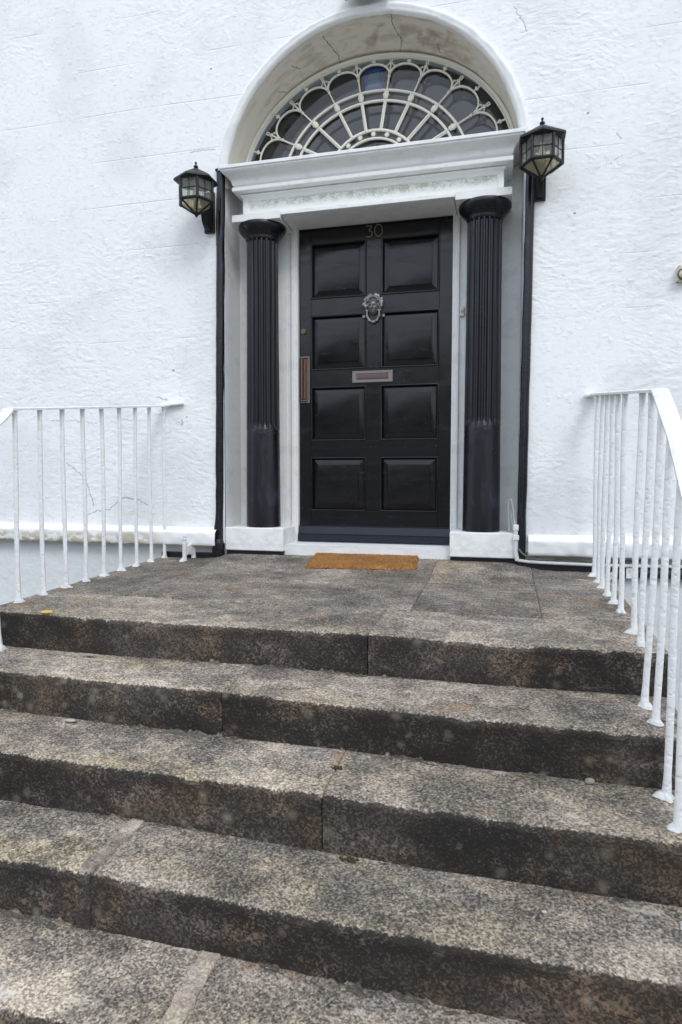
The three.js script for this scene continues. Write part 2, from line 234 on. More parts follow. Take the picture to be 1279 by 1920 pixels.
// ---------------------------------------------------------------- steps
const landY = (x, z) => -0.035 * z + 0.036 * sm(0.42, -0.05, z) * sm(1.1, 0.85, Math.abs(x));
const STEPY = [-0.047, -0.211, -0.375, -0.548, -0.707, -0.872], NOSE = [x => 1.563 + 0.004 * x, x => 1.872 + 0.03 * x, x => 2.17 + 0.02 * x, x => 2.44 + 0.022 * x, x => 2.72 + 0.02 * x];
const lich = []; for (let i = 0; i < 400; i++) lich.push([rr(-1.5, 1.5), rr(0, 3), rr(0.004, 0.02), rnd()]);
function stoneTex(L, T, R, seed, o) { // unrolled tread (0..T) then riser (T..T+R)
  const W = Math.min(1536, Math.ceil(L / 0.0016)), H = Math.min(1280, Math.ceil((T + R) / 0.0016));
  const hgt = new Float32Array(W * H), spots = []; for (let i = 0; i < (o.spots ?? 22) * L; i++) spots.push([rr(0, L), rr(T + 0.01, T + R), rr(0.006, 0.02)]);
  for (let i = 0; i < 10 * L; i++) spots.push([rr(0, L), rr(0, T), rr(0.004, 0.011)]);
  const map = tex(W, H, (u, v, i, j) => {
    const x = u * L + seed * 3.7, s = v * (T + R), X = x * 1000, S = s * 1000;
    const g1 = ns(X / 5.4, S / 5.0), g2 = ns(X / 2.8 + 50, S / 2.6), big = fb(x * 3.1, s * 4.3 + seed, 4), mid = fb(x * 13, s * 16 + seed * 2, 3), fine = fb(X / 9, S / 9, 2);
    const grain = 0.55 * g1 + 0.45 * g2;
    let t = 0.5 + (o.grain ?? 1.3) * (grain - 0.5) + 0.6 * (big - 0.5) + 0.45 * (mid - 0.5); t = cl(t);
    const warm = sm(0.42, 0.62, fb(x * 2.2 + 9, s * 5 + seed * 1.3, 3)) * (o.warm ?? 0.6);
    let r = mix(56, 192, t), gg = mix(53, mix(183, 181, warm), t), b = mix(50, mix(173, 156, warm), t);
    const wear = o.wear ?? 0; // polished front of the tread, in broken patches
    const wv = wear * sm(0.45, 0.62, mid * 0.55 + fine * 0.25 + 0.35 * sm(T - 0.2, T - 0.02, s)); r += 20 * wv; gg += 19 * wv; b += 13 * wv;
    const blotch = sm(0.55, 0.75, fb(x * 6 + 30, s * 9 + seed, 4)) * 0.45, bg = mix(46, 150, t); r = mix(r, bg, blotch); gg = mix(gg, bg * 0.98, blotch); b = mix(b, bg * 0.97, blotch);
    const rust = sm(0.72, 0.8, fb(x * 4.5 + 70, s * 7 + seed * 5, 4)) * 0.3; r = mix(r, 150, rust); gg = mix(gg, 112, rust); b = mix(b, 78, rust);
    // black weathering crust on the riser, its edge ragged along the arris
    const edge = T - 0.003 + 0.007 * (fine - 0.5) + 0.010 * (grain - 0.5) + 0.008 * (mid - 0.5), cr = R > 0 ? sm(edge - 0.006, edge + 0.006, s) : 0;
    const thin = sm(0.5, 0.7, mid * 0.6 + fine * 0.4), q = sm(0.3, 0.95, t);
    const c0 = mix(31, 74, q) + 16 * sm(0.3, 0.7, big) + 30 * thin * q, brown = sm(0.45, 0.65, fb(x * 5 + 11, s * 6, 3));
    const CR = c0 * mix(1.03, 1.06, brown), CG = c0 * mix(0.95, 0.93, brown), CB = c0 * mix(0.89, 0.81, brown);
    r = mix(r, CR, cr); gg = mix(gg, CG, cr); b = mix(b, CB, cr);
    for (const p of spots) { const dx = x - seed * 3.7 - p[0], ds = s - p[1]; if (dx * dx + ds * ds < p[2] * p[2] * 2.2) { const k = sm(p[2] * 1.2, p[2] * 0.5, Math.hypot(dx, ds) + 0.028 * (grain - 0.5)) * 0.34; r = mix(r, 168, k); gg = mix(gg, 168, k); b = mix(b, 152, k); } }
    hgt[j * W + i] = 128 + 95 * (grain - 0.5) + 60 * (mid - 0.5) + 35 * (fine - 0.5);
    const scuff = R && s > T ? 0 : 0.55 * sm(0.70, 0.80, fb(x * 11 + 40, s * 34 + seed, 4)) * sm(0.45, 0.6, big); r = mix(r, 205, scuff); gg = mix(gg, 202, scuff); b = mix(b, 198, scuff);
    const m = o.tone ?? 1; return [r * m * 1.03, gg * m * 1.0, b * m * 0.97];
  });
  const bump = tex(W, H, (u, v, i, j) => { const h = hgt[j * W + i]; return [h, h, h]; }, false);
  return new THREE.MeshStandardMaterial({ map, bumpMap: bump, bumpScale: o.bump ?? 0.0045, roughness: 0.86 });
}
const steps = thing('entrance_steps', 'worn grey granite steps and landing with blackened risers', 'steps');
let stoneSeed = 1;
function stone(name, x0, x1, zb, zf, top, R, o = {}) { // zb, zf: functions of x; top(x,z); R: visible riser height (0 for an inner slab)
  const seed = ++stoneSeed, L = x1 - x0, xm = (x0 + x1) / 2, T = zf(xm) - zb(xm), RN = o.round ?? 0.022, prof = [];
  const nt = Math.max(8, Math.round(T / 0.03)), s = [];
  if (!R) { for (let i = 0; i <= nt; i++) s.push(i / nt * T); } else {
    for (let i = 0; i < nt; i++) s.push(i / nt * (T - RN)); for (let i = 0; i <= 6; i++) s.push(T - RN + i / 6 * RN * 2); for (let i = 1; i <= 9; i++) s.push(T + RN + i / 9 * (R - RN));
  }
  const nx = Math.max(4, Math.round(L / 0.016)), xs = [0, 0.003]; for (let i = 1; i < nx; i++) xs.push(mix(0.003, L - 0.003, i / nx)); xs.push(L - 0.003, L);
  const P = [], uv = [], ix = [], ns_ = s.length, S0 = R ? [-0.004, ...s] : [-0.004, ...s.slice(0, -1), T - 0.005, T];
  const pt = (x, q) => { // point on the unrolled profile
    const zB = zb(x), zF = zf(x), k = (zF - zB) / T; let y, z;
    const rough = 0.006 * (fb(x * 17 + seed * 5, q * 17, 3) - 0.5) + 0.004 * (fb(x * 60 + seed, q * 60, 2) - 0.5), chip = 0.010 * sm(0.62, 0.8, fb(x * 11 + seed * 9, 3.3, 3));
    if (q <= T - RN || !R) { z = zB + q * k; y = top(x, z) + rough * 0.7 - (o.dip ?? 0.006) * Math.sin(Math.PI * cl((x - x0) / L)); if (R) y -= chip * 0.4 * sm(T - 0.08, T, q); }
    else if (q < T + RN) { const a = (q - T + RN) / (2 * RN) * Math.PI / 2; z = zF - RN + RN * Math.sin(a) - chip * 0.7 * Math.sin(2 * a) + rough * Math.sin(a); y = top(x, zF) - RN + RN * Math.cos(a) - chip * 0.8 * Math.sin(2 * a) - chip * 0.4 * Math.cos(a) - (o.dip ?? 0.006) * Math.sin(Math.PI * cl((x - x0) / L)) + rough * 0.7 * Math.cos(a); }
    else { z = zF + rough * 1.5 - chip * 0.2 * sm(T + 0.06, T + RN, q) - 0.02 * (q - T); y = top(x, zF) - (q - T); }
    const wx = (o.wob ?? 0) * ((fb(q * 18 + seed * 3, 1.5, 3) - 0.5) * 2 + (fb(q * 70 + seed, x > xm ? 8 : 3, 2) - 0.5) * 1.2); return [x + wx, y + (o.lift ?? 0), z + (o.lift ?? 0) * sm(T - RN, T, q)];
  };
  for (const q of S0) xs.forEach((dx, i) => {
    let p = pt(x0 + dx, Math.max(0, q)); const end = i === 0 || i === xs.length - 1;
    const dv = o.dive ?? 0.009; if (q < 0 || (!R && q >= T)) p[1] -= dv; if (end) { if (q > T) p[2] -= dv; else p[1] -= dv; if (Math.abs(q - T) <= RN) { p[2] -= dv * 0.6; } }
    P.push(...p); uv.push(dx / L, Math.max(0, q) / (T + R));
  });
  const w = xs.length; for (let j = 0; j < S0.length - 1; j++) for (let i = 0; i < w - 1; i++) { const a = j * w + i, b = a + 1, c = a + w, d = c + 1; ix.push(a, c, d, a, d, b); }
  const g = new THREE.BufferGeometry(); g.setAttribute('position', new THREE.Float32BufferAttribute(P, 3)); g.setAttribute('uv', new THREE.Float32BufferAttribute(uv, 2)); g.setIndex(ix); g.computeVertexNormals();
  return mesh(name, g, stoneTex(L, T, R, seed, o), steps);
}
const C = v => () => v;
// landing: rear slabs and the front row that carries the nosing
const LO = { dive: 0.005, warm: 0.3, tone: 0.93, wear: 0, bump: 0.003, dip: 0.002 };
stone('landing_slab', -1.395, -0.949, C(-0.04), C(1.149), landY, 0, { ...LO, tone: 0.88 });
stone('landing_slab', -0.948, 0.4525, C(-0.34), C(1.149), landY, 0, LO);
stone('landing_slab', 0.4535, 1.0035, C(-0.3), C(0.515), landY, 0, { ...LO, warm: 0.6, tone: 1.0 });
stone('landing_slab', 0.4535, 1.0035, C(0.516), C(1.149), landY, 0, { ...LO, tone: 0.86 });
stone('landing_slab', 1.0045, 1.395, C(-0.04), C(1.149), landY, 0, { ...LO, warm: 0.5, tone: 0.92 });
const RH = i => STEPY[i] - STEPY[i + 1];
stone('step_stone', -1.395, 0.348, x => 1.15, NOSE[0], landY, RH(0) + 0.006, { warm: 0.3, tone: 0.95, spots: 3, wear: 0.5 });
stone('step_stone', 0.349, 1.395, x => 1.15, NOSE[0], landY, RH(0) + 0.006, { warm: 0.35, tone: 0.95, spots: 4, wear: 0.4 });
const joints = [null, -0.112, 0.342, -0.265, 0.118];
for (let i = 1; i <= 4; i++) {
  const top = (x, z) => STEPY[i] - 0.025 * (z - NOSE[i - 1](x)) + 0.002, zb = x => NOSE[i - 1](x) - 0.02, R = RH(i) + 0.008, J = joints[i], gap = [0, 0.0005, 0.0005, 0.02, 0.024][i];
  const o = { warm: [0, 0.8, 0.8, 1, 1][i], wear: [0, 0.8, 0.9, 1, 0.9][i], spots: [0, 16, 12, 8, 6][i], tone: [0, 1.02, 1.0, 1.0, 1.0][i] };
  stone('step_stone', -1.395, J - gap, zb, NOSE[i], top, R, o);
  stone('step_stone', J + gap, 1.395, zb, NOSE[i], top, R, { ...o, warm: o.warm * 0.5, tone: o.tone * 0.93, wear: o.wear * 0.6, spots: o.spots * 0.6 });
  if (gap > 0.01) stone('mortar_joint', J - gap - 0.006, J + gap + 0.002, zb, NOSE[i], top, R, { warm: 0.4, tone: 1.12, grain: 0.6, wob: 0.012, lift: 0.004, spots: 0, wear: 0, dip: 0.001, bump: 0.006 });
}
{ // mortar packed along the foot of each riser, broken and uneven
  const mt = tex(1536, 64, (u, v) => { const n = fb(u * 300, v * 12, 3), g = ns(u * 700, v * 28), w = sm(0.5, 0.66, fb(u * 24 + 3, v, 3)), k = cl(0.5 + 0.9 * (n - 0.5) + 0.5 * (g - 0.5)), rust = 0.3 * sm(0.64, 0.74, fb(u * 16 + 9, v + 4, 3)); let r = mix(50, mix(122, 176, w), k), gg = mix(46, mix(114, 166, w), k), b = mix(42, mix(102, 150, w), k); return [mix(r, 150, rust), mix(gg, 108, rust), mix(b, 74, rust)]; });
  const mm = new THREE.MeshStandardMaterial({ map: mt, bumpMap: paintBump, bumpScale: 0.004, roughness: 0.95, side: THREE.DoubleSide });
  for (let i = 1; i <= 4; i++) mesh('mortar_fillet', grid(560, 6, (u, v) => {
    const x = mix(-1.39, 1.39, u), zr = NOSE[i - 1](x), amt = sm(0.34, 0.62, fb(x * 3.2 + i * 7, i * 2.2, 4)), n = fb(x * 34 + i * 5, v * 2.4, 3), hgt = (0.002 + 0.022 * amt) * sm(0.25, 0.75, n) * (0.6 + 0.8 * fb(x * 60 + i, 3.1, 2)), dep = (0.005 + 0.026 * amt) * (0.5 + 0.9 * fb(x * 22 + i, 5.5, 3));
    const yb = STEPY[i] - 0.008; return [x, yb + hgt * Math.pow(1 - v, 0.8) * (0.65 + 0.7 * fb(x * 80, v * 6 + i, 2)), zr - 0.012 + (dep + 0.012) * v + 0.006 * (n - 0.5)];
  }), mm, steps);
  // rubble core that carries the flight
  const core = new THREE.MeshStandardMaterial({ color: 0x5c5852, roughness: 0.9, bumpMap: paintBump, bumpScale: 0.01 });
  for (let i = 0; i < 5; i++) mesh('rubble_core', bx(-1.375, 1.375, -2.5, STEPY[i] - 0.065, i ? NOSE[i - 1](0) - 0.06 : -0.03, NOSE[i](0) - 0.07, 0), core, steps);
  mesh('tar_fillet', bx(-1.4, -0.96, -0.03, 0.034, -0.036, 0.006, 0.006), black, steps); mesh('tar_fillet', bx(0.955, 1.36, -0.03, 0.032, -0.036, 0.022, 0.006), black, steps);
}
// ground: street path, basement areas, garden beyond
{
  const gt = tex(512, 512, (u, v) => { const k = 80 + 60 * fb(u * 30, v * 30, 4) + 30 * ns(u * 200, v * 200); return [k, k * 0.97, k * 0.92]; });
  gt.wrapS = gt.wrapT = THREE.MirroredRepeatWrapping; gt.repeat.set(0.4, 0.4);
  const g = new THREE.Shape(); g.moveTo(-150, -2.69); g.lineTo(150, -2.69); g.lineTo(150, 180); g.lineTo(-150, 180); g.closePath();
  const gg = new THREE.ShapeGeometry(g); gg.rotateX(Math.PI / 2); gg.scale(1, 1, 1); const pp = gg.attributes.position; for (let i = 0; i < pp.count; i++) { const z = pp.getZ(i); pp.setXYZ(i, pp.getX(i), STEPY[5], z < 0 ? 2.69 : z); } gg.computeVertexNormals(); uvm(gg);
  const path = struct('front_path', gg, new THREE.MeshStandardMaterial({ map: gt, roughness: 0.9, side: THREE.DoubleSide }));
  const am = new THREE.MeshStandardMaterial({ map: gt, color: 0xcfcfcf, roughness: 0.9 });
  struct('basement_area', merge([bx(-7, -1.375, -2.6, -2.4, -0.04, 2.7, 0), bx(1.375, 7, -2.6, -2.4, -0.04, 2.7, 0)]), am);
  struct('retaining_wall', merge([bx(-7, -1.38, -2.5, STEPY[5] - 0.004, 2.69, 2.9, 0), bx(1.38, 7, -2.5, STEPY[5] - 0.004, 2.69, 2.9, 0)]), am);
}
{ // line of garden trees across the street: what the glossy door mirrors
  const leaf = new THREE.BufferGeometry(); leaf.setAttribute('position', new THREE.Float32BufferAttribute([-0.5, 0, 0, 0, 0.22, 0.1, 0.5, 0, 0, 0, -0.22, 0.1], 3)); leaf.setIndex([0, 1, 2, 0, 2, 3]); leaf.computeVertexNormals();
  const N = 5200, im = new THREE.InstancedMesh(leaf, new THREE.MeshStandardMaterial({ color: 0x39502a, roughness: 0.8, side: THREE.DoubleSide }), N), m = new THREE.Matrix4(), q = new THREE.Quaternion(), e = new THREE.Euler(), c = new THREE.Color();
  for (let i = 0; i < N; i++) { const x = rr(-24, 22), H = 3.6 + 2.6 * fb(x * 0.22 + 4, 1, 3), y = -0.8 + H * Math.pow(rnd(), 0.8); e.set(rr(0, 6), rr(0, 6), rr(0, 6)); q.setFromEuler(e); const s = rr(0.5, 1.1); m.compose(V(x, y, 19 + rr(-1.2, 1.2) + 0.6 * Math.sin(x)), q, V(s, s, s)); im.setMatrixAt(i, m); const k = rr(0.6, 1.3); im.setColorAt(i, c.setRGB(k, k, k * 0.9)); }
  im.name = numbered('garden_trees'); im.userData = { kind: 'stuff', label: 'line of garden trees across the street', category: 'trees' }; im.castShadow = im.receiveShadow = true; scene.add(im);
}

// ---------------------------------------------------------------- doorcase
function column(x, label) {
  const t = thing('door_column', label, 'column', 'columns beside the front door'); t.position.set(x, 0, -0.12); const sd = Math.sign(x);
  const N = 20, NS = 14, M = N * NS, y0 = 0.208, yf = 0.855, y1 = 2.075, ys = [0, 0.2, 0.45, 0.6, 0.635, 0.645, 0.652, 0.66, 0.672, 0.69, 0.9, 1.2, 1.5, 1.75, 1.83, 1.845, 1.86, 1.87];
  const rad = y => mix(0.1145, 0.102, sm(-0.3, 1, (y - 0.2) / 1.9));
  const g = grid(M, ys.length - 1, (u, v, i, j) => {
    const y = y0 + ys[j], th = u * Math.PI * 2, ph = ((u * N) % 1 + 1) % 1, R = rad(y);
    const gw = 0.34, d = Math.abs(ph - 0.5) / gw, on = sm(yf - 0.012, yf + 0.03 - 0.02 * d * d, y), fl = d < 1 ? Math.sqrt(1 - d * d) * 0.0135 * on : 0;
    const w = 0.0012 * (fb(u * 30, y * 9, 3) - 0.5); return [Math.sin(th) * (R - fl + w), y, Math.cos(th) * (R - fl + w)];
  }, (u, v) => [u * 0.7, v * 1.87]);
  mesh('shaft', toCreasedNormals(g, 0.7), black, t);
  mesh('capital', lathe([[0.1, 2.06], [0.106, 2.066], [0.109, 2.075], [0.107, 2.08], [0.111, 2.086], [0.122, 2.096], [0.136, 2.110], [0.148, 2.125], [0.154, 2.136], [0.1555, 2.142], [0.155, 2.155], [0.152, 2.159], [0, 2.16]], 56), black, t);
  const pl = mesh('plinth', bx(-0.202 + 0.022 * sd, 0.202 + 0.022 * sd, 0.058, 0.209, -0.135, 0.128, 0.008, 3), roughWhite, t);
  mesh('plinth_base', bx(-0.198 + 0.022 * sd, 0.198 + 0.022 * sd, 0.01, 0.058, -0.13, 0.112, 0.004), black, t);
  return t;
}
column(-0.709, 'black fluted column on white block nearest the boot scraper');
column(0.709, 'black fluted column on white block nearest the doorbell');
{
  const t = thing('entablature', 'white moulded beam and cornice carried by the two black columns', 'door surround');
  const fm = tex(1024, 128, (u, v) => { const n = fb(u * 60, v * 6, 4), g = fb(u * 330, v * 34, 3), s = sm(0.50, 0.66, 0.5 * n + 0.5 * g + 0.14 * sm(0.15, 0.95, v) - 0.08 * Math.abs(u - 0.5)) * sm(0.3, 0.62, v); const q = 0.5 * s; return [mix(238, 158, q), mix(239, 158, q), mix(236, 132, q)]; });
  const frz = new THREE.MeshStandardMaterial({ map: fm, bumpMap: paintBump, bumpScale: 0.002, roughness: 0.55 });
  // cornice
  mesh('cornice', mitred([[-0.02, 2.382], [-0.012, 2.388], [-0.006, 2.397], [-0.003, 2.41], [0.003, 2.424], [0.014, 2.436], [0.028, 2.446], [0.042, 2.456], [0.05, 2.466], [0.05, 2.474], [0.058, 2.476], [0.058, 2.492], [0.05, 2.498]], 0.872, -0.28, 0.008), white, t);
  mesh('corona', mitred([[-0.045, 2.345], [-0.03, 2.351], [-0.012, 2.352], [-0.002, 2.356], [0, 2.36], [0, 2.38], [-0.005, 2.3815]], 0.868, -0.249, 0.0), white, t);
  mesh('bed_moulding', mitred([[-0.03, 2.316], [-0.026, 2.318], [-0.02, 2.328], [-0.01, 2.336], [0, 2.344]], 0.835, -0.249, -0.035), white, t);
  // frieze: raised border round a sunk panel
  const Y0 = 2.203, Y1 = 2.345, X = 0.818, Z = -0.062;
  mesh('frieze_panel', (() => { const g = bx(-X, X, Y0, Y1, -0.249, Z - 0.012, 0); const uv = g.attributes.uv, p = g.attributes.position; for (let i = 0; i < p.count; i++) uv.setXY(i, (p.getX(i) + X) / (2 * X), (p.getY(i) - Y0) / (Y1 - Y0)); return g; })(), frz, t);
  for (const [a, b, c, d] of [[-X, -X + 0.028, Y0, Y1], [X - 0.028, X, Y0, Y1]]) mesh('panel_moulding', bx(a - 0.002, b, c, d, Z - 0.03, Z + 0.002, 0.004), white, t);
  for (const [c, d] of [[Y0, Y0 + 0.02], [Y1 - 0.022, Y1]]) mesh('panel_moulding', bx(-X + 0.0285, X - 0.0285, c, d, Z - 0.03, Z, 0.004), white, t);
  const ins = [[-X + 0.028, X - 0.028, Y0 + 0.02, Y1 - 0.022, Z - 0.004], [-X + 0.034, X - 0.034, Y0 + 0.025, Y1 - 0.027, Z - 0.004], [-X + 0.04, X - 0.04, Y0 + 0.03, Y1 - 0.032, Z - 0.0115]];
  mesh('panel_bead', rings(ins, false), white, t);
  // architrave: low fascia, thicker over the columns
  mesh('architrave', bx(-0.846, 0.846, 2.181, 2.205, -0.249, 0.004, 0.003), white, t);
  for (const sd of [-1, 1]) {
    const s = new THREE.Shape(); const xa = 0.862, xb = 0.545; s.moveTo(-0.249, 2.161); s.lineTo(0.012, 2.161); s.lineTo(0.012, 2.198); s.lineTo(-0.249, 2.198); s.closePath();
    const g = new THREE.ExtrudeGeometry(s, { depth: xa - xb, bevelEnabled: true, bevelThickness: 0.003, bevelSize: 0.003, bevelSegments: 2 }); g.rotateY(-Math.PI / 2); // shape x -> z
    g.translate(sd > 0 ? xa : -xb, 0, 0); mesh('architrave_block', uvm(g), white, t);
    mesh('cove', grid(8, 8, (u, v) => { const a = u * Math.PI / 2; return [sd * (xb - 0.012 - 0.055 * (1 - Math.cos(a))), 2.165 + 0.016 * Math.sin(a), mix(-0.01, -0.249, v)]; }), new THREE.MeshStandardMaterial({ color: 0xe6e7e6, roughness: 0.5, side: THREE.DoubleSide }), t);
  }
}
{
  const t = thing('doorcase', 'white moulded timber frame and threshold around the black door', 'door frame');
  for (const sd of [-1, 1]) {
    mesh('jamb', bx(Math.min(sd * 0.51, sd * 0.59), Math.max(sd * 0.51, sd * 0.59), 0.03, 2.187, -0.32, -0.252, 0.004), white, t);
    mesh('jamb_moulding', bx(Math.min(sd * 0.526, sd * 0.556), Math.max(sd * 0.526, sd * 0.556), 0.03, 2.2, -0.256, -0.24, 0.006, 3), white, t);
    mesh('jamb_bead', bx(Math.min(sd * 0.511, sd * 0.521), Math.max(sd * 0.511, sd * 0.521), 0.1, 2.186, -0.262, -0.247, 0.004), white, t);
  }
  mesh('head', bx(-0.59, 0.59, 2.188, 2.27, -0.32, -0.2505, 0.004), white, t);
  mesh('head_moulding', bx(-0.5565, 0.5565, 2.201, 2.226, -0.256, -0.24, 0.006, 3), white, t);
  mesh('threshold', bx(-0.512, 0.512, 0.03, 0.083, -0.33, -0.232, 0.006), new THREE.MeshStandardMaterial({ color: 0xbfc4c6, roughness: 0.6, map: paintTone, bumpMap: paintBump, bumpScale: 0.003 }), t);
  mesh('threshold_sill', bx(-0.51, 0.51, 0.083, 0.106, -0.33, -0.252, 0.004), new THREE.MeshStandardMaterial({ color: 0xaab0b4, roughness: 0.5, map: paintTone }), t);
}
// black mouldings down the corners of the recess
for (const sd of [-1, 1]) {
  const t = thing('corner_moulding', sd < 0 ? 'black painted vertical moulding with lumpy foot by the boot scraper' : 'black painted vertical moulding next to the thin white conduit', 'moulding', 'black mouldings at the edges of the doorway');
  const pr = [[0.98, 0.0], [0.981, 0.012], [0.975, 0.021], [0.967, 0.022], [0.962, 0.014], [0.957, 0.022], [0.948, 0.025], [0.938, 0.022], [0.932, 0.012], [0.931, -0.01]];
  const g = grid(pr.length - 1, 40, (u, v, i, j) => { const y = mix(-0.005, 2.492, v), q = pr[i], w = 0.005 * (fb(v * 24, sd * 3 + i * 0.1, 3) - 0.5), lean = sd < 0 ? mix(-0.018, 0.012, v) : mix(-0.012, 0.01, v), bell = sd < 0 ? 0.016 * sm(0.3, 0.12, y) : 0; return [sd * (q[0] + w + (i < 4 ? bell : 0)) + lean, y, q[1] + w + (sd < 0 ? bell * 0.6 : 0)]; }, (u, v) => [u * 0.1, v * 2.5]);
  mesh('strip', g, new THREE.MeshPhysicalMaterial({ map: blackTone, roughness: 0.7, roughnessMap: blackRough, bumpMap: paintBump, bumpScale: 0.002, side: THREE.DoubleSide }), t);
  mesh('strip_cap', bx(sd > 0 ? 0.938 : -0.974, sd > 0 ? 0.988 : -0.926, 2.486, 2.502, -0.005, 0.026, 0.006), sd < 0 ? black : roughWhite, t);
  if (sd < 0) { const f = new THREE.SphereGeometry(1, 24, 18), p = f.attributes.position; for (let i = 0; i < p.count; i++) { const a = V().fromBufferAttribute(p, i); a.set(Math.sign(a.x) * Math.pow(Math.abs(a.x), 0.55), Math.sign(a.y) * Math.pow(Math.abs(a.y), 0.5), Math.sign(a.z) * Math.pow(Math.abs(a.z), 0.55)); const w = 1 + 0.22 * (fb(a.x * 2 + 5, a.y * 3 + a.z * 2, 3) - 0.5); p.setXYZ(i, a.x * 0.036 * w - 0.978, a.y * 0.076 * w + 0.062, a.z * 0.036 * w + 0.014); } f.computeVertexNormals(); mesh('foot', f, black, t); }
}

// ---------------------------------------------------------------- front door
{
  const t = thing('front_door', 'glossy black eight panelled front door', 'door'); const ZF = -0.281, ZB = -0.322;
  const XL = [-0.428, -0.048], XR = [0.048, 0.428], YB = [0.31, 0.781, 1.252, 1.723], H = 0.362;
  for (const [a, b] of [[-0.509, XL[0]], [XR[1], 0.509]]) mesh('stile', bx(a, b, 0.108, 2.186, ZB, ZF, 0.002), doorPaint, t);
  const ry = [[0.108, YB[0]], ...YB.slice(0, 3).map((y, i) => [y + H, YB[i + 1]]), [YB[3] + H, 2.186]];
  ry.forEach(([a, b]) => mesh('rail', bx(XL[0] + 0.0005, XR[1] - 0.0005, a, b, ZB, ZF - 0.0008, 0.002), doorPaint, t));
  YB.forEach(y => mesh('muntin', bx(XL[1], XR[0], y + 0.0005, y + H - 0.0005, ZB, ZF - 0.0004, 0.002), doorPaint, t));
  for (const y of YB) for (const [a, b] of [XL, XR]) {
    const r = (i, z) => [a + i, b - i, y + i, y + H - i, ZF + z];
    const p = mesh('panel', rings([r(-0.001, -0.002), r(0.004, -0.002), r(0.009, -0.013), r(0.012, -0.017), r(0.05, -0.006), r(0.0515, -0.001), r(0.054, -0.0005)], true, 0.35), doorPaint, t);
    mesh('panel_bead', rings([r(0.0005, -0.002), r(0.0012, 0.003), r(0.005, 0.005), r(0.009, 0.003), r(0.0105, -0.012)], false, 0.9), doorPaint, p);
  }
  // weather bar
  const s = new THREE.Shape(); s.moveTo(0, 0.108); s.lineTo(0.05, 0.11); s.lineTo(0.05, 0.152); s.lineTo(0.036, 0.158); s.lineTo(0.024, 0.205); s.lineTo(0.006, 0.214); s.lineTo(0, 0.214); s.closePath();
  const g = new THREE.ExtrudeGeometry(s, { depth: 1.012, bevelEnabled: false }); g.rotateY(-Math.PI / 2); g.translate(0.506, 0, ZF + 0.0005); mesh('weather_bar', uvm(g), new THREE.MeshPhysicalMaterial({ color: 0x141a26, roughness: 0.4, bumpMap: doorBump, bumpScale: 0.001 }), t);
  // brass numerals
  const num = new THREE.MeshStandardMaterial({ color: 0x8c846a, roughness: 0.45, metalness: 0.35 }), nz = ZF + 0.004;
  const three = [[-0.052, 2.168], [-0.014, 2.168], [-0.028, 2.146], [-0.034, 2.138], [-0.018, 2.134], [-0.010, 2.12], [-0.016, 2.104], [-0.032, 2.098], [-0.05, 2.102]].map(p => V(p[0], p[1], nz));
  mesh('numeral', new THREE.TubeGeometry(new THREE.CatmullRomCurve3(three, false, 'catmullrom', 0.25), 60, 0.0032, 6), num, t);
  const zero = []; for (let i = 0; i < 20; i++) { const a = i / 20 * Math.PI * 2; zero.push(V(0.031 + 0.025 * Math.cos(a), 2.135 + 0.038 * Math.sin(a), nz)); }
  mesh('numeral', new THREE.TubeGeometry(new THREE.CatmullRomCurve3(zero, true), 48, 0.0032, 6, true), num, t);
  // letter plate
  const lp = mesh('letter_plate', rings([[-0.142, 0.13, 1.161, 1.238, ZF], [-0.142, 0.13, 1.161, 1.238, ZF + 0.005], [-0.14, 0.128, 1.163, 1.236, ZF + 0.007], [-0.114, 0.102, 1.1785, 1.2205, ZF + 0.007], [-0.113, 0.101, 1.1795, 1.2195, ZF + 0.001]], true), lettersteel, t);
  mesh('flap', rings([[-0.109, 0.097, 1.182, 1.216, ZF + 0.001], [-0.107, 0.095, 1.184, 1.214, ZF + 0.006], [-0.1, 0.088, 1.189, 1.209, ZF + 0.0065]], true), new THREE.MeshStandardMaterial({ color: 0x6f605c, roughness: 0.4, metalness: 0.8, bumpMap: paintBump, bumpScale: 0.001 }), lp);
  // pull handle plate
  const ph = mesh('pull_handle', bx(-0.5, -0.436, 1.037, 1.347, ZF, ZF + 0.006, 0.002), new THREE.MeshStandardMaterial({ color: 0x8a817c, roughness: 0.4, metalness: 0.75 }), t);
  for (let i = 0; i < 3; i++) mesh('rib', bx(-0.492 + i * 0.017, -0.479 + i * 0.017, 1.06, 1.33, ZF + 0.006, ZF + 0.016 + (i === 0 ? 0.012 : 0), 0.004, 3), copper, ph);
  mesh('grip_end', bx(-0.497, -0.445, 1.335, 1.345, ZF + 0.006, ZF + 0.022, 0.003), pewter, ph); mesh('grip_end', bx(-0.497, -0.452, 1.045, 1.057, ZF + 0.006, ZF + 0.022, 0.004), copper, ph);
  // lock cylinder
  const lc = new THREE.CylinderGeometry(0.017, 0.019, 0.012, 28); lc.rotateX(Math.PI / 2); lc.translate(-0.477, 1.514, ZF + 0.006); const lk = mesh('lock_cylinder', lc, dullBrass, t);
  const lc2 = new THREE.CylinderGeometry(0.01, 0.01, 0.004, 20); lc2.rotateX(Math.PI / 2); lc2.translate(-0.477, 1.514, ZF + 0.0135); mesh('key_barrel', lc2, dullBrass, lk); mesh('keyway', bx(-0.4782, -0.4758, 1.508, 1.52, ZF + 0.0145, ZF + 0.016, 0), iron, lk);
  // knocker: garlanded head in relief with a ring below
  const KX = -0.001, KY = 1.652, blobs = [];
  for (let i = 0; i < 15; i++) { const a = mix(-2.0, 2.0, i / 14), r0 = 0.052 + 0.006 * Math.sin(i * 2.4); blobs.push([Math.sin(a) * r0 * 1.06, 0.018 + Math.cos(a) * r0 * 0.92, 0.0155 + 0.004 * Math.sin(i * 1.7), 0.026]); }
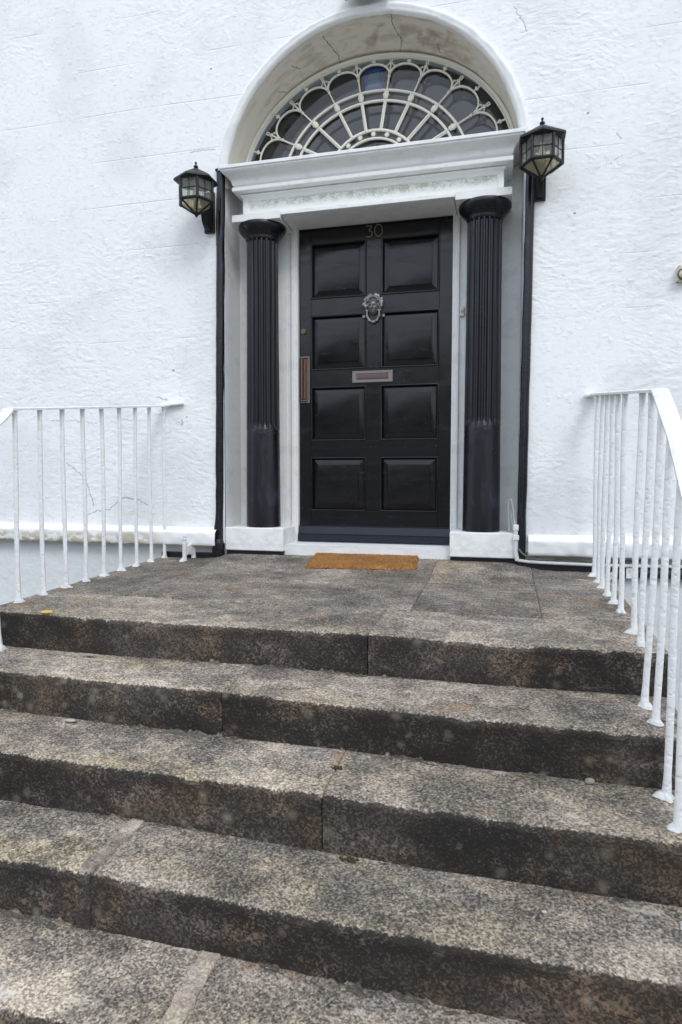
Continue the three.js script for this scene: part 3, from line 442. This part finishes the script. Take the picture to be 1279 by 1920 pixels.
  for (let i = 0; i < 9; i++) { const a = mix(-1.4, 1.4, i / 8); blobs.push([Math.sin(a) * 0.034, 0.026 + Math.cos(a) * 0.032, 0.011, 0.036]); }
  for (const sg of [-1, 1]) { blobs.push([sg * 0.048, -0.012, 0.011, 0.02], [sg * 0.046, -0.028, 0.009, 0.017]); }
  const el = (x, y, cx, cy, a, b, h) => { const q = 1 - ((x - cx) / a) ** 2 - ((y - cy) / b) ** 2; return q > 0 ? h * Math.sqrt(q) : 0; };
  const NX = 84, NY = 104, hf = (x, y) => {
    let h = Math.max(el(x, y, 0, -0.008, 0.036, 0.052, 0.05), el(x, y, 0, 0.02, 0.058, 0.05, 0.024)); for (const b of blobs) h = Math.max(h, el(x, y, b[0], b[1], b[2], b[2], b[3] * 0.6) + (el(x, y, b[0], b[1], b[2], b[2], 1) > 0 ? b[3] * 0.45 : 0));
    if (el(x, y, 0, -0.006, 0.03, 0.04, 1) > 0) { h += el(x, y, 0, -0.012, 0.006, 0.02, 0.012) + el(x, y, 0, -0.02, 0.008, 0.006, 0.006) + el(x, y, 0, -0.034, 0.011, 0.004, 0.005) + el(x, y, 0, -0.046, 0.011, 0.008, 0.007); for (const sg of [-1, 1]) h += el(x, y, sg * 0.0125, 0.006, 0.009, 0.003, 0.006) - el(x, y, sg * 0.0125, -0.003, 0.0085, 0.0055, 0.009) + el(x, y, sg * 0.017, -0.018, 0.008, 0.009, 0.003); }
    return h;
  };
  const kg = grid(NX, NY, (u, v) => { const x = mix(-0.074, 0.074, u), y = mix(-0.068, 0.082, v), h = hf(x, y); return [KX + x, KY + y, ZF + (h > 0.002 ? h : -0.004)]; }); uvm(kg);
  const kn = mesh('knocker', kg, pewter, t);
  const ring = []; for (let i = 0; i <= 18; i++) { const a = mix(1.0, Math.PI * 2 - 1.0, i / 18) + Math.PI / 2; ring.push(V(KX + 0.04 * Math.cos(a), KY - 0.05 + 0.05 * Math.sin(a), ZF + 0.012)); }
  mesh('ring', tube(ring, 0.0085, 60, 9), pewter, kn);
  for (const [dx, dy, r] of [[0, -0.103, 0.014], [-0.024, -0.094, 0.01], [0.024, -0.094, 0.01], [0.04, -0.066, 0.009], [-0.04, -0.066, 0.009]]) { const s2 = new THREE.SphereGeometry(r, 14, 10); s2.scale(1.2, 0.8, 0.9); s2.translate(KX + dx, KY + dy, ZF + 0.014); mesh('ring_ornament', s2, pewter, kn); }
}

// ---------------------------------------------------------------- fanlight
{
  const t = thing('fanlight', 'half round fanlight with white petal tracery above the door', 'window'); t.position.z = FZ;
  const D = Math.PI / 180, cream = new THREE.MeshStandardMaterial({ color: 0xdedccf, roughness: 0.55, bumpMap: paintBump, bumpScale: 0.003 });
  const arc = (r, k, a0, a1, n = 70) => Array.from({ length: n + 1 }, (_, i) => fr(mix(a0, a1, i / n) * D, r, k));
  mesh('frame', sweepXY(arc(0.754, 0.185, -92, 92, 90), 0.02, 0.03), cream, t);
  mesh('inner_bead', sweepXY(arc(0.741, 0.185, -92, 92, 90), 0.008, 0.018), cream, t);
  const gs = new THREE.Shape(); arc(0.756, 0.185, -92, 92, 60).forEach((p, i) => i ? gs.lineTo(...p) : gs.moveTo(...p)); gs.closePath();
  const gg = new THREE.ShapeGeometry(gs); gg.translate(0, 0, -0.012); mesh('glass_pane', gg, new THREE.MeshPhysicalMaterial({ color: 0xffffff, transmission: 1, thickness: 0, roughness: 0.02, ior: 1.52 }), t);
  const g2 = gg.clone(); g2.translate(0, 0, -0.055); mesh('added_reflection_pane', g2, new THREE.MeshPhysicalMaterial({ color: 0xffffff, transmission: 1, thickness: 0, roughness: 0.03, ior: 1.52 }), t);  // extra pane added behind the glass to strengthen its reflections
  for (const [r, k, w] of [[0.255, 0, 0.013], [0.306, 0, 0.016], [0.485, 0.11, 0.015], [0.548, 0.11, 0.015]]) mesh('ring', sweepXY(arc(r, k, -90, 90, 64), w, 0.014), cream, t);
  const SA = [-81, -62.5, -45, -27, -9, 9, 27, 45, 62.5, 81];
  for (const a of SA) {
    const p = r => fr(a * D, r, 0.12), v0 = 0.637, half = 0.010;
    mesh('spoke', sweepXY([fr(a * D, 0.3, 0), p(0.485)], 0.02, 0.013), cream, t); mesh('spoke_bead', sweepXY([fr(a * D, 0.3, 0), p(0.485)], 0.007, 0.018), cream, t);
    mesh('stem', sweepXY([p(0.545), p(v0)], 0.0095, 0.012), cream, t);
    const ro = new THREE.SphereGeometry(1, 14, 10), q = ro.attributes.position; for (let i = 0; i < q.count; i++) { const th = Math.atan2(q.getY(i), q.getX(i)), w = 1 + 0.16 * Math.cos(8 * th); q.setXYZ(i, q.getX(i) * 0.019 * w, q.getY(i) * 0.029 * w, q.getZ(i) * 0.011 + 0.012); } ro.computeVertexNormals(); ro.rotateZ(-a * D); const c = p(0.517); ro.translate(c[0], c[1], 0); mesh('rosette', ro, cream, t);
    const kn = new THREE.SphereGeometry(0.0105, 10, 8); const kc = p(0.632); kn.scale(1, 1, 0.9); kn.translate(kc[0], kc[1], 0.008); mesh('knot', kn, cream, t);
    // fleur between the petals
    const at = (dr, dl) => { const b = p(0.655 + dr), s = Math.sin(a * D), co = Math.cos(a * D); return [b[0] + co * dl, b[1] - s * dl]; };
    const curl = sg => sweepXY([at(0, 0), at(0.012, sg * 0.006), at(0.03, sg * 0.02), at(0.043, sg * 0.026), at(0.05, sg * 0.019), at(0.045, sg * 0.012)], 0.0075, 0.011);
    mesh('fleur', merge([sweepXY([at(-0.02, 0), at(0.088, 0)], 0.010, 0.012), curl(-1), curl(1), sweepXY([at(0.055, -0.012), at(0.062, 0), at(0.055, 0.012)], 0.010, 0.012), sweepXY([at(0.07, 0), at(0.092, 0)], 0.02, 0.012)]), cream, t);
  }
  for (let i = 0; i < SA.length - 1; i++) {
    const a0 = SA[i] * D, a1 = SA[i + 1] * D, am = (a0 + a1) / 2, p0 = fr(a0, 0.637, 0.12), p1 = fr(a1, 0.637, 0.12), top = fr(am, 0.712, 0.14), mx = (p0[0] + p1[0]) / 2, my = (p0[1] + p1[1]) / 2, hx = (p1[0] - p0[0]) / 2, hy = (p1[1] - p0[1]) / 2, pts = [];
    for (let k = 0; k <= 26; k++) { const th = Math.PI * (1 - k / 26), c = Math.cos(th), s = Math.pow(Math.sin(th), 0.82); pts.push([mx + hx * c + (top[0] - mx) * s, my + hy * c + (top[1] - my) * s]); }
    mesh('petal', sweepXY(pts, 0.0105, 0.012), cream, t);
    const an = fr(am, 0.727, 0.155), b1 = new THREE.SphereGeometry(0.0125, 12, 8); b1.scale(1.2, 0.8, 0.7); b1.rotateZ(-am); b1.translate(an[0], an[1], 0.008); const tp2 = fr(am, 0.748, 0.18);
    mesh('petal_boss', merge([b1, sweepXY([top, tp2], 0.009, 0.011)]), cream, t);
  }
  for (let i = 0; i < 9; i++) { const a = mix(-72, 72, i / 8) * D, c = fr(a, 0.281, 0), s = new THREE.Shape(); for (let k = 0; k < 16; k++) { const th = k / 16 * Math.PI * 2, r = k % 2 ? 0.008 : 0.0165; k ? s.lineTo(r * Math.cos(th), r * Math.sin(th)) : s.moveTo(r, 0); } const g = new THREE.ExtrudeGeometry(s, { depth: 0.008, bevelEnabled: true, bevelSize: 0.002, bevelThickness: 0.003, bevelSegments: 1 }); g.rotateZ(-a); g.translate(c[0], c[1], 0.002); mesh('flower', uvm(g), cream, t); }
}

// ---------------------------------------------------------------- lanterns
function lantern(x, label, tilt) {
  const t = thing('wall_lantern', label, 'lantern', 'lanterns on the house front'); t.position.set(x, 0, 0.2); t.rotation.y = tilt;
  const hex = (R, y, k) => V(R * Math.sin(Math.PI / 6 + k * Math.PI / 3), y, R * Math.cos(Math.PI / 6 + k * Math.PI / 3));
  const RB = 0.108, yT = 2.334, yB = 2.218, yTip = 2.146;
  const bar = (a, b, r, seg = 6) => { const d = V().subVectors(b, a), g = new THREE.CylinderGeometry(r, r, d.length(), seg); g.applyQuaternion(new THREE.Quaternion().setFromUnitVectors(V(0, 1, 0), d.clone().normalize())); g.translate((a.x + b.x) / 2, (a.y + b.y) / 2, (a.z + b.z) / 2); return g; };
  const roof = new THREE.CylinderGeometry(0.012, 0.133, 0.072, 6, 1, true); roof.translate(0, 2.39, 0);
  const skirt = new THREE.CylinderGeometry(0.133, 0.136, 0.012, 6, 1, true); skirt.translate(0, 2.348, 0);
  const under = new THREE.CylinderGeometry(0.134, 0.105, 0.008, 6, 1, false); under.translate(0, 2.338, 0);
  mesh('roof', toCreasedNormals(merge([roof, skirt, under]), 0.3), iron, t);
  mesh('finial', lathe([[0, 2.465], [0.006, 2.464], [0.0075, 2.458], [0.005, 2.451], [0.004, 2.447], [0.012, 2.442], [0.015, 2.436], [0.011, 2.43], [0.006, 2.426], [0.013, 2.42], [0.0, 2.42]], 16), iron, t);
  const seedy = new THREE.MeshPhysicalMaterial({ color: 0xe4e6dc, transmission: 0.92, thickness: 0, roughness: 0.32, ior: 1.5, bumpMap: paintBump, bumpScale: 0.004 });
  const amber = new THREE.MeshPhysicalMaterial({ color: 0xd8cdb0, transmission: 0.75, thickness: 0, roughness: 0.45, ior: 1.5 });
  for (let k = 0; k < 6; k++) {
    mesh('post', bar(hex(RB, yB - 0.004, k), hex(RB, yT, k), 0.0085, 6), iron, t);
    const b0 = hex(RB, yB, k), b1 = hex(RB, yB, k + 1), t0 = hex(RB, yT, k), t1 = hex(RB, yT, k + 1), L = (a, b, u) => a.clone().lerp(b, u);
    const g = new THREE.BufferGeometry().setFromPoints([b0, b1, t1, t0]); g.setIndex([0, 1, 2, 0, 2, 3]); g.setAttribute('uv', new THREE.Float32BufferAttribute([0, 0, 0.3, 0, 0.3, 0.3, 0, 0.3], 2)); g.scale(0.985, 1, 0.985); g.computeVertexNormals();
    const pane = mesh('pane', g, seedy, t);
    mesh('glazing_bar', bar(L(b0, b1, 0.5), L(t0, t1, 0.5), 0.0026), iron, pane); mesh('glazing_bar', bar(L(b0, t0, 0.52), L(b1, t1, 0.52), 0.0026), iron, pane);
    mesh('lower_rail', bar(hex(RB, yB, k), hex(RB, yB, k + 1), 0.0095), iron, t);
    mesh('basket_rib', bar(hex(RB, yB, k), V(0, yTip, 0), 0.006), iron, t);
    const c = new THREE.BufferGeometry().setFromPoints([hex(RB * 0.96, yB, k), V(0, yTip + 0.003, 0), hex(RB * 0.96, yB, k + 1)]); c.setIndex([0, 1, 2]); c.setAttribute('uv', new THREE.Float32BufferAttribute([0, 0, 0.1, 0.2, 0.2, 0], 2)); c.computeVertexNormals(); mesh('basket_pane', c, amber, t);
  }
  mesh('tip', lathe([[0, 2.13], [0.004, 2.134], [0.012, 2.148], [0.018, 2.16], [0, 2.166]], 12), iron, t);
  mesh('bulb', lathe([[0, 2.235], [0.018, 2.238], [0.026, 2.255], [0.022, 2.28], [0.012, 2.3], [0.012, 2.335]], 16), new THREE.MeshStandardMaterial({ color: 0xe9e6dc, roughness: 0.3 }), t);
  // bracket, back on the wall
  mesh('back_plate', bx(-0.034, 0.034, 2.105, 2.36, -0.198, -0.176, 0.003), iron, t);
  const s = new THREE.Shape(); s.moveTo(-0.176, 2.118); s.lineTo(-0.145, 2.12); s.quadraticCurveTo(-0.1, 2.145, -0.098, 2.19); s.lineTo(-0.108, 2.202); s.lineTo(-0.118, 2.19); s.lineTo(-0.128, 2.192); s.lineTo(-0.132, 2.235); s.lineTo(-0.09, 2.25); s.lineTo(-0.085, 2.268); s.lineTo(-0.176, 2.262); s.closePath();
  const g = new THREE.ExtrudeGeometry(s, { depth: 0.026, bevelEnabled: true, bevelSize: 0.004, bevelThickness: 0.004, bevelSegments: 2 }); g.rotateY(-Math.PI / 2); g.translate(0.013, 0, 0); mesh('bracket', uvm(g), iron, t);
}
lantern(-1.018, 'black hexagonal wall lantern above the railing with nine landing balusters', 0);
lantern(1.014, 'black hexagonal wall lantern over the end of the cornice', 0);

// ---------------------------------------------------------------- railings
const railPaintTone = tex(512, 512, (u, v) => { const r = sm(0.78, 0.83, fb(u * 70, v * 70, 3)), k = 1 - 0.07 * fb(u * 40, v * 40, 3); return [mix(236 * k, 176, r * 0.5), mix(237 * k, 168, r * 0.5), mix(237 * k, 156, r * 0.5)]; });
const railBump = tex(512, 512, (u, v) => { const b = 100 + 110 * sm(0.55, 0.75, fb(u * 60, v * 60, 3)) + 50 * (ns(u * 150, v * 150) - 0.5); return [b, b, b]; }, false);
const railPaint = new THREE.MeshStandardMaterial({ map: railPaintTone, bumpMap: railBump, bumpScale: 0.003, roughness: 0.45 });
function footBlob(x, y, z, s) {
  const f = new THREE.SphereGeometry(1, 18, 8, 0, Math.PI * 2, 0, Math.PI / 2), p = f.attributes.position, sx = rr(0.8, 1.35), sz = rr(0.8, 1.3), o = rr(0, 50);
  for (let i = 0; i < p.count; i++) { const X = p.getX(i), Y = p.getY(i), Z = p.getZ(i), w = 1 + 1.1 * (fb(X * 1.8 + o, Z * 1.8, 3) - 0.5), fl = 1 - 0.45 * Y; p.setXYZ(i, x + X * s * sx * w * fl, y - 0.003 + Y * 0.024, z + Z * s * sz * w * fl); } f.computeVertexNormals(); return f;
}
function flatBar(pts, w, h) { // handrail: flat bar with rounded upper face that follows pts
  const c = new THREE.CatmullRomCurve3(pts.map(p => V(...p)), false, 'catmullrom', 0.05), n = 160, P = [], ix = [], up = V(0, 1, 0), pr = [[-w / 2, -h / 2], [-w / 2, h * 0.2], [-w * 0.38, h * 0.45], [0, h * 0.6], [w * 0.38, h * 0.45], [w / 2, h * 0.2], [w / 2, -h / 2], [0, -h / 2]], m = pr.length, uv = [];
  for (let i = 0; i <= n; i++) { const p = c.getPoint(i / n), tg = c.getTangent(i / n), s = V().crossVectors(up, tg).normalize(), nn = V().crossVectors(tg, s); pr.forEach(([a, b], k) => { const w2 = 0.002 * (fb(i * 0.12, k * 0.4 + p.x, 2) - 0.5); P.push(p.x + s.x * a + nn.x * (b + w2), p.y + s.y * a + nn.y * (b + w2), p.z + s.z * a + nn.z * (b + w2)); uv.push(k / m * 0.1, i / n * 3); }); }
  for (let i = 0; i < n; i++) for (let k = 0; k < m; k++) { const a = i * m + k, b = i * m + (k + 1) % m; ix.push(a, b, b + m, a, b + m, a + m); }
  for (const i of [0, n]) for (let k = 1; k < m - 1; k++) ix.push(i * m, i * m + k, i * m + k + 1);
  const g = new THREE.BufferGeometry(); g.setAttribute('position', new THREE.Float32BufferAttribute(P, 3)); g.setAttribute('uv', new THREE.Float32BufferAttribute(uv, 2)); g.setIndex(ix); return toCreasedNormals(g, 0.7);
}
function railing(label, path, posts) {
  const t = thing('iron_railing', label, 'railing', 'white railings either side of the steps');
  const hr = mesh('handrail', flatBar(path, 0.052, 0.013), railPaint, t);
  const top = z => { for (let i = 0; i < path.length - 1; i++) { const a = path[i], b = path[i + 1], lo = Math.min(a[2], b[2]), hi = Math.max(a[2], b[2]); if (z >= lo && z <= hi && hi - lo > 1e-3) { const k = (z - a[2]) / (b[2] - a[2]); return [mix(a[0], b[0], k), mix(a[1], b[1], k)]; } } return [path[0][0], path[0][1]]; };
  for (const [x, y, z] of posts) {
    const [tx, ty] = top(z), n = 26, g = grid(10, n, (u, v) => { const a = u * Math.PI * 2, k = v, r = 0.0108 + 0.0018 * (fb(v * 30 + z * 9, u * 3, 3) - 0.5) + 0.004 * sm(0.06, 0, v) + 0.002 * sm(0.95, 1, v); return [mix(x, tx, k) + Math.cos(a) * r + 0.003 * Math.sin(v * 5 + z * 7), mix(y - 0.004, ty - 0.004, k), z + Math.sin(a) * r]; }, (u, v) => [u * 0.07 + z, v]);
    const b = mesh('baluster', g, railPaint, t); mesh('foot', footBlob(x, y, z, 0.025), railPaint, b);
  }
  return t;
}
{
  const hy = z => 1.0102 - 0.1166 * z;
  const L = []; for (let k = 0; k < 9; k++) { const z = 0.034 + 0.1685 * k; L.push([-1.36, landY(-1.36, z), z]); }
  L.push([-1.272, STEPY[1], 1.6], [-1.29, STEPY[1] - 0.004, 1.76], [-1.29, STEPY[2], 1.95], [-1.29, STEPY[2], 2.1], [-1.29, STEPY[3], 2.28], [-1.29, STEPY[3], 2.4], [-1.29, STEPY[4], 2.58]);
  railing('white iron railing on the boot scraper side of the steps', [[-1.22, 1.022, 0.006], [-1.3, 1.016, 0.014], [-1.352, hy(0.04), 0.035], [-1.36, hy(0.06), 0.06], [-1.36, hy(0.7), 0.7], [-1.36, hy(1.36), 1.36], [-1.36, hy(1.41), 1.415], [-1.35, hy(1.41) - 0.055, 1.48], [-1.3, 0.2, 2.28], [-1.29, -0.12, 2.66]], L);
  const Rz = [0.146, 0.325, 0.476, 0.649, 0.826, 0.992], R = Rz.map(z => [1.331, landY(1.331, z), z]);
  R.push([1.325, landY(1.33, 1.322), 1.322], [1.32, landY(1.32, 1.49), 1.49], [1.302, STEPY[1], 1.663], [1.303, STEPY[1] - 0.004, 1.806], [1.302, STEPY[2], 1.956], [1.293, STEPY[2] - 0.006, 2.122], [1.293, STEPY[3], 2.27], [1.293, STEPY[3] - 0.004, 2.4], [1.293, STEPY[4], 2.56]);
  railing('white iron railing on the conduit side of the steps', [[1.285, 1.0, 0.006], [1.322, 1.0, 0.03], [1.331, hy(0.1), 0.1], [1.331, hy(0.8), 0.8], [1.331, hy(1.55), 1.55], [1.331, hy(1.6), 1.61], [1.33, hy(1.6) - 0.03, 1.66], [1.325, 0.64, 1.89], [1.305, 0.38, 2.24], [1.3, 0.05, 2.66]], R);
}

// ---------------------------------------------------------------- small things by the door
{ // boot scraper
  const t = thing('boot_scraper', 'small white iron boot scraper with two finial posts', 'boot scraper');
  const x = -1.158, za = 0.137, zb = -0.002;
  for (const z of [za, zb]) { const y = landY(x, z); const p = lathe([[0, 0.165], [0.006, 0.164], [0.009, 0.158], [0.006, 0.15], [0.005, 0.147], [0.011, 0.144], [0.012, 0.138], [0.008, 0.133], [0.008, 0.128], [0.0115, 0.124], [0.0105, 0.1], [0.0105, 0.03], [0.013, 0.0]], 16); p.scale(1.3, 1, 1.3); p.translate(x, y, z + (z === zb ? 0.012 : 0)); const m = mesh('post', p, railPaint, t); if (z === za) mesh('foot', footBlob(x - 0.01, y, z + 0.01, 0.022), railPaint, m); }
  const s = new THREE.Shape(); s.moveTo(0.01, 0.025); s.lineTo(0.075, 0.03); s.quadraticCurveTo(0.09, 0.05, 0.1, 0.03); s.lineTo(0.132, 0.028); s.lineTo(0.132, 0.088); s.quadraticCurveTo(0.05, 0.085, 0.01, 0.128); s.closePath();
  const g = new THREE.ExtrudeGeometry(s, { depth: 0.008, bevelEnabled: true, bevelSize: 0.002, bevelThickness: 0.002, bevelSegments: 1 }); g.rotateY(-Math.PI / 2); g.translate(x + 0.004, 0, 0); mesh('scraper_plate', uvm(g), railPaint, t);
}
{ // coir mat
  const mt = tex(512, 256, (u, v) => { const n = ns(u * 330, v * 150), m = ns(u * 160 + 4, v * 80), k = 0.55 + 0.5 * n + 0.25 * (m - 0.5) + 0.2 * (fb(u * 9, v * 5, 3) - 0.5); return [184 * k, 128 * k, 66 * k]; });
  const mb = tex(512, 256, (u, v) => { const b = 255 * ns(u * 330, v * 150); return [b, b, b]; }, false);
  const x0 = -0.318, x1 = 0.345, zf = 0.262, zbk = -0.175;
  const top = (x, z) => landY(x, z) + 0.016; const P = grid(60, 40, (u, v) => { const x = mix(x0, x1, u) + 0.0015 * (ns(v * 40, u * 3) - 0.5), ed = Math.min(u, 1 - u, v, 1 - v); const z = mix(zf, zbk, v) + 0.04 * (u - 0.5) * -1; return [x + 0.03 * (v - 0.5) * -1, top(x, z) - (ed <= 0 ? 0.017 : 0) + 0.0035 * ns(u * 60, v * 40) + 0.004 * sm(0.85, 1, u) * sm(0.3, 0, v), z]; });
  tag(mesh('doormat', P, new THREE.MeshStandardMaterial({ map: mt, bumpMap: mb, bumpScale: 0.006, roughness: 1 })), 'brown coir doormat lying at the threshold', 'doormat');
}
{ // bell push
  const t = thing('doorbell', 'small white doorbell push on the white frame beside the column', 'doorbell');
  mesh('bell_plate', bx(0.5585, 0.586, 1.546, 1.607, -0.2505, -0.236, 0.004, 3), new THREE.MeshStandardMaterial({ color: 0xd9d7cf, roughness: 0.4 }), t);
  const c = new THREE.CylinderGeometry(0.008, 0.009, 0.006, 20); c.rotateX(Math.PI / 2); c.translate(0.572, 1.578, -0.234); mesh('push_button', c, new THREE.MeshStandardMaterial({ color: 0xb9b4a8, roughness: 0.35 }), t);
}
{ // conduit and cable
  const t = thing('conduit_pipe', 'thin white conduit running along the foot of the wall', 'pipe');
  mesh('horizontal_run', tube([[0.925, 0.052, 0.022], [1.0, 0.046, 0.03], [1.2, 0.042, 0.03], [1.42, 0.04, 0.03], [1.9, 0.045, 0.02], [2.6, 0.05, 0.02]], 0.0095, 60, 10), railPaint, t);
  mesh('rising_run', tube([[0.925, 0.05, 0.022], [0.917, 0.09, 0.02], [0.915, 0.16, 0.018], [0.914, 0.235, 0.012]], 0.0135, 30, 10), railPaint, t);
  mesh('clip', bx(0.897, 0.933, 0.17, 0.2, 0.006, 0.034, 0.004), railPaint, t); mesh('clip', bx(0.898, 0.93, 0.225, 0.262, -0.01, 0.028, 0.006), railPaint, t);
  const w = thing('telephone_wire', 'loop of thin white wire beside the black moulding', 'wire');
  mesh('wire_loop', tube([[0.914, 0.25, 0.0], [0.905, 0.29, -0.03], [0.897, 0.36, -0.06], [0.885, 0.405, -0.08], [0.874, 0.4, -0.09], [0.87, 0.34, -0.09], [0.876, 0.26, -0.085], [0.878, 0.215, -0.08]], 0.0048, 50, 8), railPaint, w);
  mesh('wire_drop', tube([[0.897, 0.36, -0.06], [0.888, 0.33, -0.075], [0.893, 0.28, -0.06], [0.903, 0.225, -0.03]], 0.004, 30, 8), railPaint, w);
  tag(mesh('grey_cable', tube([[0.93, 0.12, 0.03], [0.965, 0.085, 0.032], [1.02, 0.064, 0.026], [1.1, 0.058, 0.016], [1.18, 0.07, 0.012], [1.27, 0.062, 0.016], [1.36, 0.054, 0.02], [1.6, 0.07, 0.0]], 0.006, 80, 8), new THREE.MeshStandardMaterial({ color: 0x6e6a5c, roughness: 0.6 })), 'grey cable sagging above the white conduit', 'cable');
  // dark flexible trunking clipped to the lower wall past the railing
  const f = thing('clipped_trunking', 'dark flexible trunking with white clips on the lower wall', 'trunking');
  mesh('trunking', tube([[1.36, -0.09, -0.015], [1.42, -0.03, -0.012], [1.5, 0.0, -0.012], [1.7, 0.004, -0.012], [2.2, 0.0, -0.012]], 0.034, 50, 12), new THREE.MeshStandardMaterial({ color: 0x3a3c40, roughness: 0.55, bumpMap: paintBump, bumpScale: 0.004 }), f);
  for (const x of [1.405, 1.43, 1.535, 1.66, 1.78]) { const g = rings([[-0.016, 0.016, -0.03, 0.03, 0], [-0.016, 0.016, -0.03, 0.03, 0.008], [-0.007, 0.007, -0.016, 0.016, 0.008], [-0.006, 0.006, -0.015, 0.015, 0.003]], true); if (x < 1.5) g.rotateZ(-0.9); g.translate(x, x < 1.42 ? -0.055 : x < 1.5 ? -0.028 : 0.0, 0.019); mesh('clip', g, whiteGloss, f); }
}
{ // flood light over the arch, cut by the top of the picture
  const t = thing('flood_light', 'dark flood light with olive sensor above the arch', 'light');
  mesh('housing', bx(-0.02, 0.16, 3.365, 3.53, 0.05, 0.13, 0.008, 3), new THREE.MeshStandardMaterial({ color: 0x3b444f, roughness: 0.4 }), t);
  mesh('sensor', bx(-0.125, -0.03, 3.372, 3.44, 0.03, 0.12, 0.012, 3), new THREE.MeshStandardMaterial({ color: 0x7f8064, roughness: 0.5 }), t);
  mesh('lens', bx(-0.01, 0.15, 3.38, 3.52, 0.131, 0.135, 0.001), new THREE.MeshPhysicalMaterial({ color: 0x99a2a8, roughness: 0.1 }), t);
  mesh('bracket', bx(-0.06, 0.09, 3.4, 3.47, 0.0, 0.06, 0.004), iron, t);
}
{ // cream outside sensor at the right edge
  const t = thing('outside_sensor', 'cream outdoor sensor box on the rendered wall', 'sensor');
  const cm = new THREE.MeshStandardMaterial({ color: 0xc9c1a6, roughness: 0.5 });
  mesh('back_box', bx(1.738, 1.83, 1.6, 1.688, 0, 0.045, 0.012, 3), cm, t);
  const s = new THREE.SphereGeometry(0.026, 20, 14); s.scale(1, 0.9, 0.9); s.translate(1.765, 1.632, 0.045); mesh('lens_dome', s, new THREE.MeshStandardMaterial({ color: 0xd8c8ae, roughness: 0.3 }), t);
  mesh('bezel', (() => { const g = new THREE.TorusGeometry(0.028, 0.005, 8, 28); g.translate(1.765, 1.632, 0.047); return g; })(), new THREE.MeshStandardMaterial({ color: 0x5a5240, roughness: 0.6 }), t);
}
{ // screw hook in the wall by the lantern
  tag(mesh('wall_hook', tube([[1.135, 2.4, -0.005], [1.135, 2.405, 0.03], [1.137, 2.42, 0.045], [1.14, 2.43, 0.035]], 0.006, 20, 7), new THREE.MeshStandardMaterial({ color: 0x8b8f92, roughness: 0.5, metalness: 0.5 })), 'little grey hook in the wall beside the lantern roof', 'hook');
}
{ // bits lying on the steps
  const lf = new THREE.Shape(); lf.moveTo(-0.022, 0); lf.quadraticCurveTo(-0.012, 0.016, 0.006, 0.009); lf.quadraticCurveTo(0.022, 0.014, 0.03, 0.002); lf.quadraticCurveTo(0.018, -0.014, 0.002, -0.008); lf.quadraticCurveTo(-0.016, -0.013, -0.03, 0); const g = new THREE.ExtrudeGeometry(lf, { depth: 0.001, bevelEnabled: false, curveSegments: 6 }); g.rotateX(-Math.PI / 2 + 0.35); g.rotateY(0.25); g.translate(-1.08, landY(-1.08, 1.55) + 0.006, 1.548);
  tag(mesh('fallen_leaf', uvm(g), new THREE.MeshStandardMaterial({ color: 0xc9a545, roughness: 0.7 })), 'yellow fallen leaf on the edge of the landing', 'leaf');
  const peb = (x, y, z, sx, sy, sz, c, label, cat) => { const s = new THREE.IcosahedronGeometry(1, 3), p = s.attributes.position; for (let i = 0; i < p.count; i++) { const X = p.getX(i), Y = p.getY(i), Z = p.getZ(i), w = 1 + 0.5 * (fb(X * 1.7 + x * 9 + 5, Y * 1.7 + Z, 3) - 0.5); p.setXYZ(i, x + X * sx * w, y + Y * sy * w, z + Z * sz * w); } const s2 = mergeVertices(s.deleteAttribute('normal').deleteAttribute('uv')); s2.computeVertexNormals(); tag(mesh('stone_chip', uvm(s2), new THREE.MeshStandardMaterial({ color: c, roughness: 0.8 })), label, cat, 'chips lying on the steps'); };
  peb(-0.712, STEPY[2] + 0.006, 1.885, 0.024, 0.006, 0.012, 0xa8a69f, 'flat white chip below the second riser', 'stone chip');
  peb(1.105, STEPY[2] + 0.004, 1.918, 0.014, 0.010, 0.012, 0x8f8b82, 'pale mortar lump at the riser foot near the railing', 'stone chip');
  peb(-0.83, STEPY[1] + 0.005, 1.6, 0.026, 0.005, 0.01, 0x9a9288, 'thin grey flake under the landing edge', 'stone chip');
  peb(0.955, STEPY[3] + 0.004, 2.3, 0.006, 0.003, 0.004, 0xb4b1aa, 'tiny white pebble on the fourth tread', 'stone chip');
  const mo = (x, y, z, label) => { const l = []; for (let i = 0; i < 34; i++) { const s = new THREE.IcosahedronGeometry(rr(0.002, 0.0045), 1); s.translate(x + rr(-0.03, 0.03) * rnd(), y + rr(-0.004, 0.001), z + rr(-0.007, 0.007)); l.push(s); } const m = tag(mesh('moss_tuft', merge(l), new THREE.MeshStandardMaterial({ color: 0x3b3d1e, roughness: 1 })), label, 'moss', 'moss in the stone joints'); };
  mo(0.345, STEPY[2] + 0.002, 2.01, 'green moss in the joint of the third tread'); mo(0.43, STEPY[3] + 0.004, 2.2, 'green moss at the foot of the third riser');
}
renderer.render(scene, camera);
